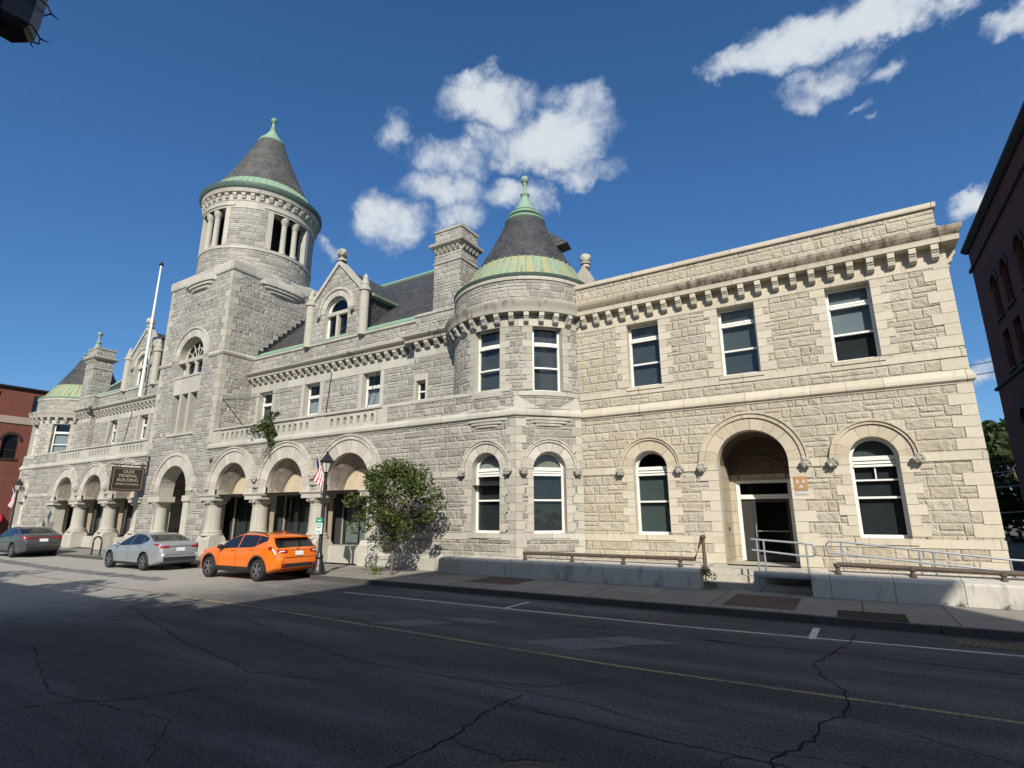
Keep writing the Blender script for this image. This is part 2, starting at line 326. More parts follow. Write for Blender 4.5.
# ------------------------------------------------------------------ sky with clouds (all by world direction)
def px_dir(x, y):
    d = rt2*((x-512)/539.83) - up2*((y-384)/539.83) + fw
    return d.normalized()
def make_sky():
    nt = NT(W.node_tree); W.node_tree.nodes.clear()
    out = nt.node('ShaderNodeOutputWorld'); bg = nt.node('ShaderNodeBackground'); nt.l.new(bg.outputs[0], out.inputs[0])
    sky = nt.node('ShaderNodeTexSky', sky_type='NISHITA'); sky.sun_disc = False
    sky.sun_elevation = SUN_EL; sky.sun_rotation = radians(180) - SUN_AZ
    sky.air_density = 1.0; sky.dust_density = 0.25; sky.ozone_density = 3.0; sky.altitude = 50
    d = S(nt, nt.node('ShaderNodeTexCoord').outputs['Generated'])
    wv = nt.node('ShaderNodeTexNoise'); nt.put(wv.inputs['Vector'], d); wv.inputs['Scale'].default_value = 7.0; wv.inputs['Detail'].default_value = 7.0; wv.inputs['Roughness'].default_value = 0.62
    va = nt.node('ShaderNodeVectorMath', operation='MULTIPLY_ADD'); nt.l.new(wv.outputs['Color'], va.inputs[0]); va.inputs[1].default_value = (.15, .15, .15); va.inputs[2].default_value = (-.075, -.075, -.075)
    vb = nt.node('ShaderNodeVectorMath', operation='ADD'); nt.put(vb.inputs[0], d); nt.l.new(va.outputs[0], vb.inputs[1]); dw = S(nt, vb.outputs[0])
    blobs = [(492,98,62,26,1),(548,132,66,40,1.25),(590,112,26,24,.9),(500,140,40,30,.9),(395,132,24,22,.8),(446,160,36,24,.85),(388,224,36,28,1),(438,192,42,22,.95),
             (452,218,34,18,.8),(505,195,30,18,.9),(535,197,28,20,.8),(590,172,36,14,.55),(470,85,40,14,.7),
             (745,62,40,24,1.1),(800,40,62,34,1.35),(868,22,70,34,1.35),(930,-12,66,30,1.2),(822,82,40,22,.9),(800,102,24,16,.7),(882,82,26,12,.75),(1008,14,32,16,.95),(1040,0,30,20,1),
             (970,192,32,18,.95),(990,185,20,16,.9),(985,376,28,10,.8),(326,254,15,8,.7),(1004,456,26,8,.7),(848,122,16,6,.55),(865,133,10,6,.5),(725,62,14,8,.5),
             (-150,120,120,40,1.1),(-420,250,140,40,1.1),(1300,150,150,60,1.1),(1500,330,140,40,1)]
    tot = None
    for x, y, rx, ry, a in blobs:
        c = px_dir(x, y); e = 4.0
        t1 = (px_dir(x+e, y)-px_dir(x-e, y)); k1 = t1.length/(2*e); t1.normalize()
        t2 = (px_dir(x, y-e)-px_dir(x, y+e)); k2 = t2.length/(2*e); t2.normalize()
        def dot(v):
            n = nt.node('ShaderNodeVectorMath', operation='DOT_PRODUCT'); nt.put(n.inputs[0], dw); n.inputs[1].default_value = tuple(v)
            return S(nt, n.outputs['Value'])
        p = nt.m('MULTIPLY_ADD', dot(t1), 1/(k1*rx*1.20), -c.dot(t1)/(k1*rx*1.20)); q = nt.m('MULTIPLY_ADD', dot(t2), 1/(k2*ry*1.20), -c.dot(t2)/(k2*ry*1.20))
        back = dot(c).gt(0.2)
        f = (1.0 - (p*p + q*q)).max(0.0)*a*back
        tot = f if tot is None else nt.m('MAXIMUM', tot, f)
    for az, el, rad, a in ((150, 38, 24, 1.2), (195, 30, 20, 1.2), (232, 48, 20, 1.1), (95, 38, 20, 1.1), (165, 66, 18, 1.0), (118, 20, 16, 1.1), (70, 66, 12, .9)):  # unseen clouds added to whiten and lift the ambient light
        az, el = radians(az), radians(el); v = (sin(az)*cos(el), cos(az)*cos(el), sin(el))
        n = nt.node('ShaderNodeVectorMath', operation='DOT_PRODUCT'); nt.put(n.inputs[0], dw); n.inputs[1].default_value = v
        k = 1.0/(1.0-cos(radians(rad))); f = nt.m('MULTIPLY_ADD', S(nt, n.outputs['Value']), k, 1.0-k).max(0.0)*a
        tot = nt.m('MAXIMUM', tot, f)
    n1 = nt.noise(d, 8.0, 10.0, 0.60, 0.25); n2 = nt.noise(d, 22.0, 6.0, 0.65, 0.3); n3 = nt.noise(d, 5.0, 4.0, 0.5)
    dens = tot*1.05 + (n1-0.5)*1.6 + (n2-0.5)*1.0 - 0.10
    mask = nt.sstep(dens, 0.0, 0.95)*nt.sstep(tot, 0.0, 0.3)
    lit = nt.sstep(dens + (n3-0.5)*0.9, 0.1, 1.15)
    ccol = nt.mix(lit, (2.3, 3.1, 4.5, 1), (5.6, 5.95, 6.3, 1))
    skc = nt.mix(1.0, S(nt, sky.outputs[0]), (0.44, 0.75, 1.0, 1), 'MULTIPLY')
    _, _, dz_ = nt.sep(d)
    skc = nt.mix(nt.sstep(dz_, 0.55, 0.08), skc, nt.mix(1.0, skc, (0.96, 0.85, 0.82, 1), 'MULTIPLY'))
    col = nt.mix(mask*0.95, skc, ccol)
    nt.put(bg.inputs[0], col); bg.inputs[1].default_value = SKY_STRENGTH
make_sky()

# ------------------------------------------------------------------ mesh helpers
class MB:
    def __init__(s): s.v = []; s.f = []; s.uv = []; s.m = []; s.oriented = False
    def face(s, pts, uvs=None, m=0, nrm=None):
        i = len(s.v); pts = [Vector(p) for p in pts]; s.v += pts; s.f.append(tuple(range(i, i+len(pts))))
        if uvs is None:
            n = (pts[1]-pts[0]).cross(pts[-1]-pts[0])
            a = [abs(x) for x in n]
            if a[2] >= max(a[0], a[1]): uvs = [(p.x, p.y) for p in pts]
            elif a[0] > a[1]: uvs = [(p.y, p.z) for p in pts]
            else: uvs = [(p.x, p.z) for p in pts]
        if nrm is not None and (pts[1]-pts[0]).cross(pts[-1]-pts[0]).dot(nrm) < 0:
            s.f[-1] = tuple(reversed(s.f[-1])); uvs = list(reversed(uvs))
        s.uv.append(uvs); s.m.append(m)
    def build(s, name, mats, parent=None, smooth=None, weld=True):
        me = bpy.data.meshes.new(name); me.from_pydata([tuple(v) for v in s.v], [], s.f)
        uvl = me.uv_layers.new(name='UVMap'); k = 0
        for q in s.uv:
            for t in q: uvl.data[k].uv = t; k += 1
        if not isinstance(mats, (list, tuple)): mats = [mats]
        for mt in mats: me.materials.append(mt)
        for p, mi in zip(me.polygons, s.m): p.material_index = mi
        if weld:
            bm = bmesh.new(); bm.from_mesh(me); bmesh.ops.remove_doubles(bm, verts=bm.verts, dist=1e-4)
            
            if not s.oriented: bmesh.ops.recalc_face_normals(bm, faces=bm.faces)
            bm.to_mesh(me); bm.free()
        if smooth:
            me.shade_smooth(); me.set_sharp_from_angle(angle=radians(smooth))
        o = bpy.data.objects.new(name, me); COL.objects.link(o)
        if parent is not None: o.parent = parent
        return o
def clusters(mb, tol=.03):
    """the separate pieces of a builder, as builders: faces that share corners or whose boxes touch belong together"""
    par = list(range(len(mb.f)))
    def find(i):
        while par[i] != i: par[i] = par[par[i]]; i = par[i]
        return i
    seen = {}
    for i, f in enumerate(mb.f):
        for k in f:
            key = tuple(round(c, 3) for c in mb.v[k])
            if key in seen: par[find(i)] = find(seen[key])
            else: seen[key] = i
    grp = {}
    for i in range(len(mb.f)): grp.setdefault(find(i), []).append(i)
    L = []
    for g in grp.values():
        P_ = [mb.v[k] for i in g for k in mb.f[i]]; L.append([g, [min(p[a] for p in P_)-tol/2 for a in range(3)], [max(p[a] for p in P_)+tol/2 for a in range(3)]])
    root = list(range(len(L)))
    def fr(i):
        while root[i] != i: i = root[i]
        return i
    for i in range(len(L)):
        for j in range(i):
            if all(L[i][1][a] <= L[j][2][a] and L[j][1][a] <= L[i][2][a] for a in range(3)): root[fr(i)] = fr(j)
    out = {}
    for i in range(len(L)): out.setdefault(fr(i), []).extend(L[i][0])
    R_ = []
    for g in out.values():
        m = MB(); m.oriented = mb.oriented
        for i in g:
            k0 = len(m.v); m.v += [mb.v[k] for k in mb.f[i]]; m.f.append(tuple(range(k0, len(m.v)))); m.uv.append(mb.uv[i]); m.m.append(mb.m[i])
        R_.append(m)
    return R_
class Flat:
    def __init__(s, o, t, n): s.o = Vector((o[0], o[1], 0)); s.t = Vector((t[0], t[1], 0)); s.n = Vector((n[0], n[1], 0))
    def P(s, a, d, z): return s.o + s.t*a + s.n*d + Vector((0, 0, z))
    seg = 1e9
class Cyl:
    def __init__(s, c, R, sgn=1, ds=0.35): s.c = c; s.R = R; s.sgn = sgn; s.seg = ds
    def P(s, a, d, z):
        t = a/s.R; r = s.R+d
        return Vector((s.c[0] + s.sgn*r*sin(t), s.c[1] - r*cos(t), z))
def split(a, b, F):
    n = max(1, int(math.ceil((b-a)/F.seg - 1e-6))); return [a + (b-a)*i/n for i in range(n+1)]
def box(mb, F, s0, s1, d0, d1, z0, z1, m=0, back=False):
    P = F.P; ss = split(s0, s1, F)
    for a, b in zip(ss, ss[1:]):
        mb.face([P(a,d1,z0), P(b,d1,z0), P(b,d1,z1), P(a,d1,z1)], [(a,z0),(b,z0),(b,z1),(a,z1)], m, P(a,d1,0)-P(a,d0,0))
        mb.face([P(a,d1,z1), P(b,d1,z1), P(b,d0,z1), P(a,d0,z1)], [(a,d1),(b,d1),(b,d0),(a,d0)], m, Vector((0,0,1)))
        mb.face([P(a,d0,z0), P(b,d0,z0), P(b,d1,z0), P(a,d1,z0)], [(a,d0),(b,d0),(b,d1),(a,d1)], m, Vector((0,0,-1)))
        mb.face([P(b,d0,z0), P(a,d0,z0), P(a,d0,z1), P(b,d0,z1)], [(b,z0),(a,z0),(a,z1),(b,z1)], m, P(a,d0,0)-P(a,d1,0))
    for a in (s0, s1):
        mb.face([P(a,d0,z0), P(a,d1,z0), P(a,d1,z1), P(a,d0,z1)], [(a+d0,z0),(a+d1,z0),(a+d1,z1),(a+d0,z1)], m, P(a,d0,0)-P(s0+s1-a,d0,0))
def prism(mb, F, prof, s0, s1, m=0, k0=0, k1=0, cap=True):
    ss = split(s0, s1, F); P = F.P; n = len(prof)
    L = [0]
    for (a, b), (c, d) in zip(prof, prof[1:]): L.append(L[-1] + math.hypot(c-a, d-b))
    def sp(i, d):
        s = ss[i]
        if i == 0: s -= d*k0
        if i == len(ss)-1: s += d*k1
        return s
    for i in range(len(ss)-1):
        for j in range(n-1):
            (d0, z0), (d1, z1) = prof[j], prof[j+1]
            a0, b0, a1, b1 = sp(i,d0), sp(i+1,d0), sp(i,d1), sp(i+1,d1)
            mb.face([P(a0,d0,z0), P(b0,d0,z0), P(b1,d1,z1), P(a1,d1,z1)], [(a0,L[j]),(b0,L[j]),(b1,L[j+1]),(a1,L[j+1])], m, (P(a0,1,0)-P(a0,0,0))*(z1-z0) + Vector((0,0,-(d1-d0))))
    if cap:
        for i in (0, len(ss)-1): mb.face([P(sp(i,d),d,z) for d, z in prof], [(d, z) for d, z in prof], m)
def wall(mb, F, s0, s1, z0, z1, holes=(), t=0.4, m=0, mr=None, sill=True):
    """front face with rectangular or round-headed openings, and their reveals. hole = (a0,a1,h0,h1,arch)"""
    mr = m if mr is None else mr; mb.oriented = True
    P = F.P; ss = set(split(s0, s1, F)); zz = {z0, z1}; rects = []
    for h in holes:
        a0, a1, h0, h1, ar = h; top = h1 + ((a1-a0)/2 if ar else 0)
        ss |= {a0, a1}; zz |= {h0, top}; rects.append((a0, a1, h0, top))
    ss = sorted(ss); zz = sorted(zz)
    for a, b in zip(ss, ss[1:]):
        for c, d in zip(zz, zz[1:]):
            ms, mz = (a+b)/2, (c+d)/2
            if b-a < 1e-5 or d-c < 1e-5 or any(r[0] < ms < r[1] and r[2] < mz < r[3] for r in rects): continue
            mb.face([P(a,0,c), P(b,0,c), P(b,0,d), P(a,0,d)], [(a,c),(b,c),(b,d),(a,d)], m, P(a,1,c)-P(a,0,c))
    for a0, a1, h0, h1, ar in holes:
        def rv(p, q):
            L = math.hypot(q[0]-p[0], q[1]-p[1])
            mb.face([P(p[0],0,p[1]), P(q[0],0,q[1]), P(q[0],-t,q[1]), P(p[0],-t,p[1])], [(0,p[1]),(0,q[1]),(t,q[1]),(t,p[1])] if abs(p[0]-q[0]) < 1e-6 else [(p[0],0),(q[0],0),(q[0],t),(p[0],t)], mr, P((a0+a1)/2,-t/2,(h0+h1)/2)-(P(p[0],-t/2,p[1])+P(q[0],-t/2,q[1]))/2)
        rv((a0,h0),(a0,h1)); rv((a1,h0),(a1,h1))
        if sill: rv((a0,h0),(a1,h0))
        if not ar: rv((a0,h1),(a1,h1))
        else:
            r = (a1-a0)/2; c = (a0+a1)/2; n = 18 if r > .3 else 6; pts = [(c - r*cos(pi*i/n), h1 + r*sin(pi*i/n)) for i in range(n+1)]
            top = h1 + r
            for p, q in zip(pts, pts[1:]):
                rv(p, q)
                mb.face([P(p[0],0,p[1]), P(q[0],0,q[1]), P(q[0],0,top), P(p[0],0,top)], [p, q, (q[0],top), (p[0],top)], m, P(p[0],1,0)-P(p[0],0,0))
def ring(mb, F, c, z, r0, r1, d0, d1, a0=0, a1=pi, n=28, m=0, squash=1.0):
    P = F.P
    for i in range(n):
        t, u = a0+(a1-a0)*i/n, a0+(a1-a0)*(i+1)/n
        q = lambda r, a, d: P(c - r*cos(a), d, z + r*sin(a)*squash)
        mb.face([q(r0,t,d1), q(r0,u,d1), q(r1,u,d1), q(r1,t,d1)], [(t*r1,r0),(u*r1,r0),(u*r1,r1),(t*r1,r1)], m)
        mb.face([q(r1,t,d1), q(r1,u,d1), q(r1,u,d0), q(r1,t,d0)], [(t*r1,0),(u*r1,0),(u*r1,.1),(t*r1,.1)], m)
        mb.face([q(r0,t,d0), q(r0,u,d0), q(r0,u,d1), q(r0,t,d1)], [(t*r1,0),(u*r1,0),(u*r1,.1),(t*r1,.1)], m)
    for a in (a0, a1):
        mb.face([q(r0,a,d0), q(r0,a,d1), q(r1,a,d1), q(r1,a,d0)], None, m)
def lathe(mb, c, prof, n=20, m=0, cap=True, half=None):
    R = max(r for r, z in prof)
    A = [2*pi*i/n for i in range(n+1)]
    L = [0]
    for (a, b), (e, d) in zip(prof, prof[1:]): L.append(L[-1] + math.hypot(e-a, d-b))
    for i in range(n):
        for j in range(len(prof)-1):
            (r0, z0), (r1, z1) = prof[j], prof[j+1]
            q = lambda r, z, a: Vector((c[0]+r*sin(a), c[1]-r*cos(a), c[2]+z))
            pts = [q(r0,z0,A[i]), q(r0,z0,A[i+1]), q(r1,z1,A[i+1]), q(r1,z1,A[i])]; uv = [(A[i]*R,L[j]),(A[i+1]*R,L[j]),(A[i+1]*R,L[j+1]),(A[i]*R,L[j+1])]
            if r0 < 1e-5: pts.pop(0); uv.pop(0)
            elif r1 < 1e-5: pts.pop(2); uv.pop(2)
            mb.face(pts, uv, m)
def tube(mb, pts, r, n=8, m=0, r1=None):
    pts = [Vector(p) for p in pts]; rings = []
    for i, p in enumerate(pts):
        d = (pts[min(i+1, len(pts)-1)] - pts[max(i-1, 0)]).normalized()
        a = d.cross(Vector((0, 0, 1)) if abs(d.z) < .9 else Vector((1, 0, 0))).normalized(); b = d.cross(a)
        rr = r if r1 is None else r + (r1-r)*i/(len(pts)-1)
        rings.append([p + (a*cos(2*pi*k/n) + b*sin(2*pi*k/n))*rr for k in range(n)])
    for A, B in zip(rings, rings[1:]):
        for k in range(n): mb.face([A[k], A[(k+1) % n], B[(k+1) % n], B[k]], None, m)
    mb.face(rings[0][::-1], None, m); mb.face(rings[-1], None, m)
def blob(mb, c, r, m=0, seed=0, sq=(1, 1, 1), rough=0.18, sub=2):
    bm = bmesh.new(); bmesh.ops.create_icosphere(bm, subdivisions=sub, radius=1.0); rnd = random.Random(seed)
    for v in bm.verts: v.co *= 1 + rnd.uniform(-rough, rough)
    for f in bm.faces: mb.face([Vector((c[0]+v.co.x*r*sq[0], c[1]+v.co.y*r*sq[1], c[2]+v.co.z*r*sq[2])) for v in f.verts], None, m)
    bm.free()
def empty(name, loc, rz=0):
    o = bpy.data.objects.new(name, None); COL.objects.link(o); o.location = loc; o.rotation_euler.z = rz; o.empty_display_size = .2; return o
def tag(o, label=None, cat=None, group=None, kind=None):
    if label: o['label'] = label
    if cat: o['category'] = cat
    if group: o['group'] = group
    if kind: o['kind'] = kind
    return o
def attach(o, parent):
    """parent an object built in world space to an empty that stands at its own base"""
    o.parent = parent; bpy.context.view_layer.update(); o.matrix_parent_inverse = parent.matrix_world.inverted(); return o
WORLD = Flat((0, 0), (1, 0), (0, 1))     # box(mb, WORLD, x0,x1,y0,y1,z0,z1)

# ------------------------------------------------------------------ ground, road, sidewalk
def sheet(name, x0, x1, y0, y1, z, mat, kind='structure', nx=1):
    mb = MB()
    for i in range(nx):
        a, b = x0+(x1-x0)*i/nx, x0+(x1-x0)*(i+1)/nx
        mb.face([(a,y0,z),(b,y0,z),(b,y1,z),(a,y1,z)])
    return tag(mb.build(name, mat), kind=kind)
sheet('ground', -900, 900, -700, 1300, -0.02, M['ground'])
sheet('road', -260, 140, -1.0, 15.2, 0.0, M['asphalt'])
KY, KYL, KX = 14.15, 14.62, -16.7
mb = MB()   # sidewalk slab with the bump-out beside the lamp
for x0, x1, y0 in ((-120, KX-0.6, KYL+.16), (KX-0.6, 60, KY+.16)): box(mb, WORLD, x0, x1, y0, 19.0, -0.1, 0.15)
tag(mb.build('sidewalk', M['sidewalk']), kind='structure')
mb = MB(); rnd = random.Random(3)
def kerb_run(x0, x1, y):
    x = x0
    while x < x1:
        L = min(rnd.uniform(1.6, 2.6), x1-x)
        box(mb, WORLD, x, x+L-0.012, y+rnd.uniform(-.012, .012), y+.158, -0.1, 0.152+rnd.uniform(-.006, .006)); x += L
kerb_run(-120, KX-.6, KYL); kerb_run(KX-.44, 60, KY)
box(mb, WORLD, KX-.62, KX-.45, KY, KYL+.15, -.1, .155)
tag(mb.build('kerb', M['kerb']), kind='structure')
sheet('far_sidewalk', -120, 80, -6.0, -1.0, 0.12, M['sidewalk'])
# painted markings
def ribbon(mb, pts, w, z, seed=1, jit=0.0):
    rnd = random.Random(seed); P = []
    for (x0, y0), (x1, y1) in zip(pts, pts[1:]):
        n = max(1, int(math.hypot(x1-x0, y1-y0)/.11)) if jit else 1
        for i in range(n): P.append((x0+(x1-x0)*i/n + rnd.uniform(-jit, jit), y0+(y1-y0)*i/n + rnd.uniform(-jit, jit)))
    P.append(pts[-1]); E = []
    for i, p in enumerate(P):
        a = P[max(i-1, 0)]; b = P[min(i+1, len(P)-1)]; dx, dy = b[0]-a[0], b[1]-a[1]; l = math.hypot(dx, dy) or 1
        ww = w*(rnd.uniform(.45, 1.25) if jit else 1)/2
        E.append(((p[0]-dy/l*ww, p[1]+dx/l*ww, z), (p[0]+dy/l*ww, p[1]-dx/l*ww, z)))
    for (a, b), (c, d) in zip(E, E[1:]): mb.face([a, b, d, c])
mb = MB()
ribbon(mb, [(-120, 9.66), (-29, 9.47), (-13.3, 9.30), (-3.4, 8.74), (1.4, 8.80), (60, 9.1)], .10, .004)
tag(mb.build('yellow_centre_line', M['paint_yellow']), kind='structure')
mb = MB()
ribbon(mb, [(-13.6, 12.42), (-3.3, 12.36), (2.3, 12.75), (30, 13.0)], .09, .004)
for x in (-7.75, -0.9): ribbon(mb, [(x, 12.40), (x+.03, 13.6)], .13 if x > -2 else .09, .0045)
tag(mb.build('parking_line', M['paint_white']), kind='structure')
mb = MB()
cr = [([(-3.96,3.2),(-3.96,4.31),(-3.89,5.13),(-4.0,6.0),(-3.96,6.79)], .055), ([(-3.91,6.37),(-2.49,6.28),(-1.79,6.26),(-.87,6.22),(.8,6.1),(3,6.0)], .05),
      ([(-.2,13.36),(-.31,12.29),(-.78,10.41),(-.59,9.58),(-.34,9.11),(-.32,8.11),(-.56,7.59),(-.53,7.28),(-.89,6.39),(-1.0,5.2)], .075),
      ([(-3.0,11.3),(-2.1,11.22),(-.65,11.37),(1.89,11.36),(5,11.5)], .07), ([(-12.2,8.2),(-9.6,7.4),(-7.4,6.9),(-5.3,6.9),(-3.9,7.2),(-3.0,8.3)], .035),
      ([(-2.6,11.28),(-2.1,11.26)], .16), ([(-.32,8.11),(.6,7.6),(1.5,7.2),(3.2,6.8)], .03), ([(-5.4,6.95),(-3.2,6.9),(-1.6,6.5),(0,6.6)], .03),
      ([(-3.89,5.13),(-3.1,5.0),(-2.6,5.3)], .03), ([(-1.2,6.24),(-1.6,5.4),(-1.7,4.8)], .03),
      ([(-16,7.6),(-11,6.2),(-8,5.6),(-6.5,5.9)], .04), ([(-9,3.2),(-8.0,4.3),(-7.8,5.0)], .05), ([(-13,4.6),(-9.4,3.6),(-7.0,3.9),(-6,3.2)], .03), ([(-5.5,11.2),(-4.6,11.35)], .12), ([(-6.5,13.5),(-6.0,13.45)], .16)]
for i, (p, w) in enumerate(cr): ribbon(mb, p, w*.37, .0048, seed=i, jit=.04)
tag(mb.build('road_cracks', M['tar'], weld=False), kind='structure')
mb = MB(); rnd = random.Random(5)
for c in ([(-5.62,9.39),(-4.72,10.25),(-3.6,10.15),(-4.4,9.25)], [(-4.55,10.3),(-4.0,10.85),(-2.9,10.75),(-3.6,10.2)], [(-9.34,9.23),(-8.6,10.2),(-7.7,10.2),(-8.3,9.4)], [(-8.2,10.5),(-7.7,10.9),(-6.7,10.8),(-7.2,10.4)]):
    mb.face([(x, y, .0042) for x, y in c])
tag(mb.build('road_patches', M['patch'], weld=False), kind='structure')
mb = MB(); ribbon(mb, [(-60, 11.9), (-45, 11.85), (-38.5, 11.6), (-30.8, 11.2), (-22, 11.3)], .75, .0043, seed=3, jit=.05)
tag(mb.build('tar_strip', plain('dark_tar_strip', (0.16, 0.155, 0.15), 0.95, vary=0.25), weld=False), kind='structure')
mb = MB(); box(mb, WORLD, -2.95, -1.35, 14.75, 16.9, .10, .154); box(mb, WORLD, -11.2, -9.4, 15.5, 17.1, .10, .154)
mb2 = mb; tag(mb.build('brick_paving', M['pave_brick']), kind='structure')
mb = MB(); box(mb, WORLD, -.5, .78, 14.3, 15.35, .10, .153); tag(mb.build('tree_pit', M['soil']), kind='structure')

# ------------------------------------------------------------------ the granite building
XM = -35.15
B = empty('federal_building', (XM, 20, 0.15))
tag(B, 'long grey and buff granite civic building with round tower, conical turrets and arcade', 'building')
def part(mb, name, mats, smooth=None, parent=None):
    if name in ('quoin_trim', 'stone_trim', 'window_surround', 'string_course', 'plinth'):
        for m in clusters(mb): o = m.build(name, mats, None, smooth); attach(o, parent or B)
        return o
    o = mb.build(name, mats, None, smooth); attach(o, parent or B); return o
def window(F, s0, s1, z0, z1, arch=False, dep=.31, tr=None, meet=None, fr=.085, blind=None, label=None, name='window', mull=(), mat='white', glass='glass', radial=0, parent=None, bars=()):
    mb = MB(); a, b = -dep-.09, -dep
    r = (s1-s0)/2; c = (s0+s1)/2
    box(mb, F, s0, s0+fr, a, b, z0, z1); box(mb, F, s1-fr, s1, a, b, z0, z1); box(mb, F, s0+fr, s1-fr, a, b+.02, z0, z0+fr*1.15)
    if arch:
        ring(mb, F, c, z1, r-fr, r, a, b, n=18); box(mb, F, s0+fr, s1-fr, a, b+.025, z1-fr*.75, z1+fr*.75)
        for k in range(radial):
            t = pi*(k+1)/(radial+1); p, q = F.P(c-.12*cos(t), b-.02, z1+.12*sin(t)), F.P(c-(r-fr)*cos(t), b-.02, z1+(r-fr)*sin(t)); tube(mb, [p, q], .02, 4)
        if radial: ring(mb, F, c, z1, r*.55, r*.55+.04, a, b-.01, n=14)
    else: box(mb, F, s0+fr, s1-fr, a, b, z1-fr, z1)
    if tr: box(mb, F, s0+fr, s1-fr, a, b+.02, tr+.015, tr+.085); box(mb, F, s0+fr, s1-fr, a, b+.05, tr-.085, tr-.015)
    if meet: box(mb, F, s0+fr, s1-fr, a, b+.012, meet-.032, meet+.032)
    for bz in bars: box(mb, F, s0+fr, s1-fr, a, b-.01, bz-.025, bz+.025)
    for x, ma, mz in mull: box(mb, F, x-.018, x+.018, a, b-.02, ma, mz)
    o = part(mb, name, M[mat], parent=parent)
    if label: o['label'] = label
    g = MB(); ss = split(s0+fr*.5, s1-fr*.5, F); d = -dep-.05
    for x, y in zip(ss, ss[1:]): g.face([F.P(x,d,z0+.02), F.P(y,d,z0+.02), F.P(y,d,z1-.02), F.P(x,d,z1-.02)])
    if arch: g.face([F.P(c-(r-.03)*cos(pi*i/16), d, z1-.02+(r-.03)*sin(pi*i/16)) for i in range(17)])
    attach(g.build('pane', M[glass]), o)
    if blind:
        for b0, b1, mt, nm in blind:
            k = MB(); dd = -dep-.16
            x0, x1 = s0+fr*.3, s1-fr*.3
            if b1 > z1 and arch: k.face([F.P(c-(r-.05)*cos(pi*i/12), dd, z1+(r-.05)*sin(pi*i/12)) for i in range(13)])
            else:
                n = 14 if nm == 'curtain' else 1
                for i in range(n):
                    e = lambda j: dd - (.03*(j % 2) if n > 1 else 0)
                    xa, xb = x0+(x1-x0)*i/n, x0+(x1-x0)*(i+1)/n
                    k.face([F.P(xa,e(i),b0), F.P(xb,e(i+1),b0), F.P(xb,e(i+1),b1), F.P(xa,e(i),b1)])
            attach(k.build(nm, M[mt]), o)
    return o
def jamb_quoins(mb, F, s0, s1, z0, z1, h=.30, wl=.46, ws=.27, d=.022, m=0, gap=.012, left=True, right=True):
    n = max(1, round((z1-z0)/h)); hh = (z1-z0)/n
    for i in range(n):
        a = z0+hh*i+gap/2; b = z0+hh*(i+1)-gap/2; w = wl if i % 2 == 0 else ws
        if left: box(mb, F, s0-w, s0-.001, -.05, d, a, b, m)
        if right: box(mb, F, s1+.001, s1+w, -.05, d, a, b, m)
def boss(F, s, z, r=.15, seed=0, nm='carved_boss'):
    mb = MB(); p = F.P(s, .12, z)
    blob(mb, p, r, 0, seed, (1, .8, .95), .22, 2)
    for k in range(6):
        a = 2*pi*k/6; q = F.P(s+cos(a)*r*.7, .2, z+sin(a)*r*.7); blob(mb, q, r*.42, 0, seed+k+1, (1, 1, 1), .2, 1)
    part(mb, nm, M['main_corn'], 50)
def hood_arch(F, c, z, r_in, r_out, r_hood, mat, seed=0, bosses=(True, True), d=.03):
    mb = MB(); ring(mb, F, c, z, r_in, r_out-.006, -.10, d, n=30)
    ring(mb, F, c, z, r_out, r_hood-.05, -.02, .085, n=30); ring(mb, F, c, z, r_hood-.05, r_hood, -.02, .13, n=30)
    part(mb, 'arch_surround', M[mat], 25)
    for k, sg in enumerate((-1, 1)):
        if bosses[k]: boss(F, c+sg*(r_out+r_hood)/2, z-.10, .16, seed*7+k)
CORN_W = [(0, 10.38), (.35, 10.40), (.36, 10.50), (.37, 10.55), (.39, 10.64), (.45, 10.74), (.47, 10.84), (.42, 10.88), (0, 10.98)]
def brackets(mb, F, s0, s1, step, z0, z1, w, d, m=0):
    n = round((s1-s0)/step)
    for i in range(n):
        s = s0 + (i+.5)*(s1-s0)/n; zm = (z0+z1)/2; a, b = s-w/2, s+w/2
        box(mb, F, a, b, 0, d, zm+.04, z1, m); box(mb, F, a, b, 0, d*.86, zm-.02, zm+.04, m)
        prism(mb, F, [(0, z0), (d*.35, z0), (d*.62, z0+.05), (d*.78, zm-.02), (0, zm-.02)], a, b, m)

# ---- right wing
FW = Flat((0, 20.0), (1, 0), (0, -1)); XL, XR = -8.87, 3.53
FS = Flat((XR, 20.0), (0, 1), (1, 0))       # its right-hand side wall
UC = (-6.10, -2.63, 0.86); LC = (-6.13, 0.86); DC = -2.61
wh = [(c-.64, c+.64, 7.13, 9.72, False) for c in UC] + [(c-.64, c+.64, 1.60, 4.0, True) for c in LC] + [(DC-1.11, DC+1.11, .66, 4.02, True)]
mb = MB(); wall(mb, FW, XL-.6, XR, .15, 11.1, wh, .45, 0, 1); wall(mb, FS, 0, 14, .15, 11.1, (), .4, 0)
part(mb, 'wing_wall', [M['wing_rock'], M['wing_dress']])
for i, c in enumerate(UC):
    bl = [[(7.2, 9.65, 'smoke', 'blind')], [(7.2, 7.9, 'smoke', 'pane_backing'), (7.9, 9.65, 'greenblind', 'blind')], [(7.2, 8.13, 'dusk', 'pane_backing'), (8.15, 9.7, 'blind', 'blind')]][i]
    window(FW, c-.64, c+.64, 7.13, 9.72, tr=9.10, meet=8.10, blind=bl, label=['upper sash window with a loose white strip on its sash', None, 'upper sash window with its pale blind half lowered'][i])
window(FW, -6.77, -5.49, 1.60, 4.0, True, meet=2.78, tr=3.82, blind=[(1.65, 3.75, 'greenblind', 'blind')])
